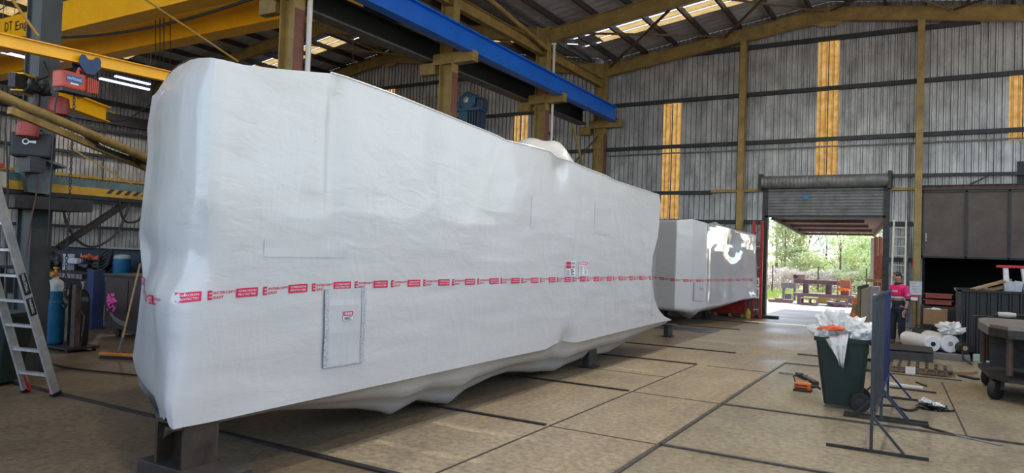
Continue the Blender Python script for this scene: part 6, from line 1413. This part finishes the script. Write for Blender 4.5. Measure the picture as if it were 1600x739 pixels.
q = MB(); q.grid([[V((x, y, -.008+.02*nzv(x*.3, y*.3, 0))) for x in range(-45, 30, 3)] for y in range(38, 70, 2)]); struct(q.build('verge', mat('verge soil', (.22, .26, .08), .9, 0, .35, .7, (.28, .22, .14)), origin=(0, 38, 0)))
T = lambda u, y: ax(u, y)
tree('gum_tree', T(1225, 54), 54, 6.0, 1.5, LY, 'yellow-green rounded tree at the left of the doorway view', 12, 170, .14)
tree('gum_tree', T(1212, 60), 60, 7.5, 1.8, LD_, 'grey-green tree by the left jamb, behind the rounded one', 8, 80, .14, trunk=.3)
tree('bare_tree', T(1246, 58), 58, 6.6, 1.7, LD_, 'leaning nearly bare tree left of centre in the doorway view', 0, 0, .1, bare=True, lean=.16)
tree('bare_tree', T(1238, 60), 60, 7.6, 1.6, LD_, 'upright nearly bare tree between the rounded tree and the leaning one', 0, 0, .1, bare=True, lean=.03)
tree('gum_tree', T(1312, 50), 50, 5.0, 1.3, LG, 'thin light green tree at the centre of the doorway view', 9, 60, .11, trunk=.3)
tree('bush', T(1355, 49), 49, 4.2, 2.3, LG, 'big light green bush at the right of the doorway view', 15, 190, .13, trunk=.05)
tree('gum_tree', T(1378, 62), 62, 7.5, 2.2, LD_, 'tall blue-green tree behind the big bush at the right', 9, 100, .15, trunk=.35)
tree('bush', T(1335, 52), 52, 3.4, 1.8, LY, 'olive bush between the thin tree and the big bush', 11, 150, .13, trunk=.05)
tree('bush', T(1285, 54), 54, 3.0, 2.2, LG, 'low pale green bush behind the yard bench', 11, 130, .13, trunk=.05)
tree('bush', T(1255, 53), 53, 2.7, 1.8, LY, 'low olive bush below the leaning bare tree', 10, 130, .12, trunk=.05)
tree('gum_tree', T(1290, 66), 66, 7.0, 2.0, LD_, 'faint grey tree far back at the centre of the doorway view', 6, 55, .14, trunk=.3)
tree('gum_tree', T(1350, 68), 68, 8.2, 2.4, LD_, 'faint tall grey tree far back right of centre', 6, 60, .15, trunk=.3)
for k, (u, y, h) in enumerate(((1205, 49, 1.8), (1232, 50, 1.7), (1262, 49.5, 1.6), (1292, 50.5, 1.8), (1322, 49, 1.6), (1350, 47.5, 1.5))):
    tree('scrub_bush', T(u, y), y, h, 1.7, LT if k % 2 == 0 or k == 1 else LY, ['dry scrub bush at the left jamb behind the fence', 'dry scrub bush second from the left jamb', 'dry scrub bush behind the raised beam', 'olive scrub bush behind the gap in the bench frame', 'dry scrub bush behind the rust hopper', 'olive scrub bush at the right under the big bush'][k], 9, 130, .1, 'scrub behind the fence', trunk=0)
for k in range(12):
    x = -34+k*5.0
    if -22 < x < 12 or True: tree('hedge_tree', x+rnd.uniform(-1, 1), 78+rnd.uniform(-2, 2), rnd.uniform(2.2, 3.2), 3.0, LD_ if k % 2 else LY, 'tree in the distant belt of bush behind the yard', 9, 90, .24, 'distant belt of trees', trunk=.02)
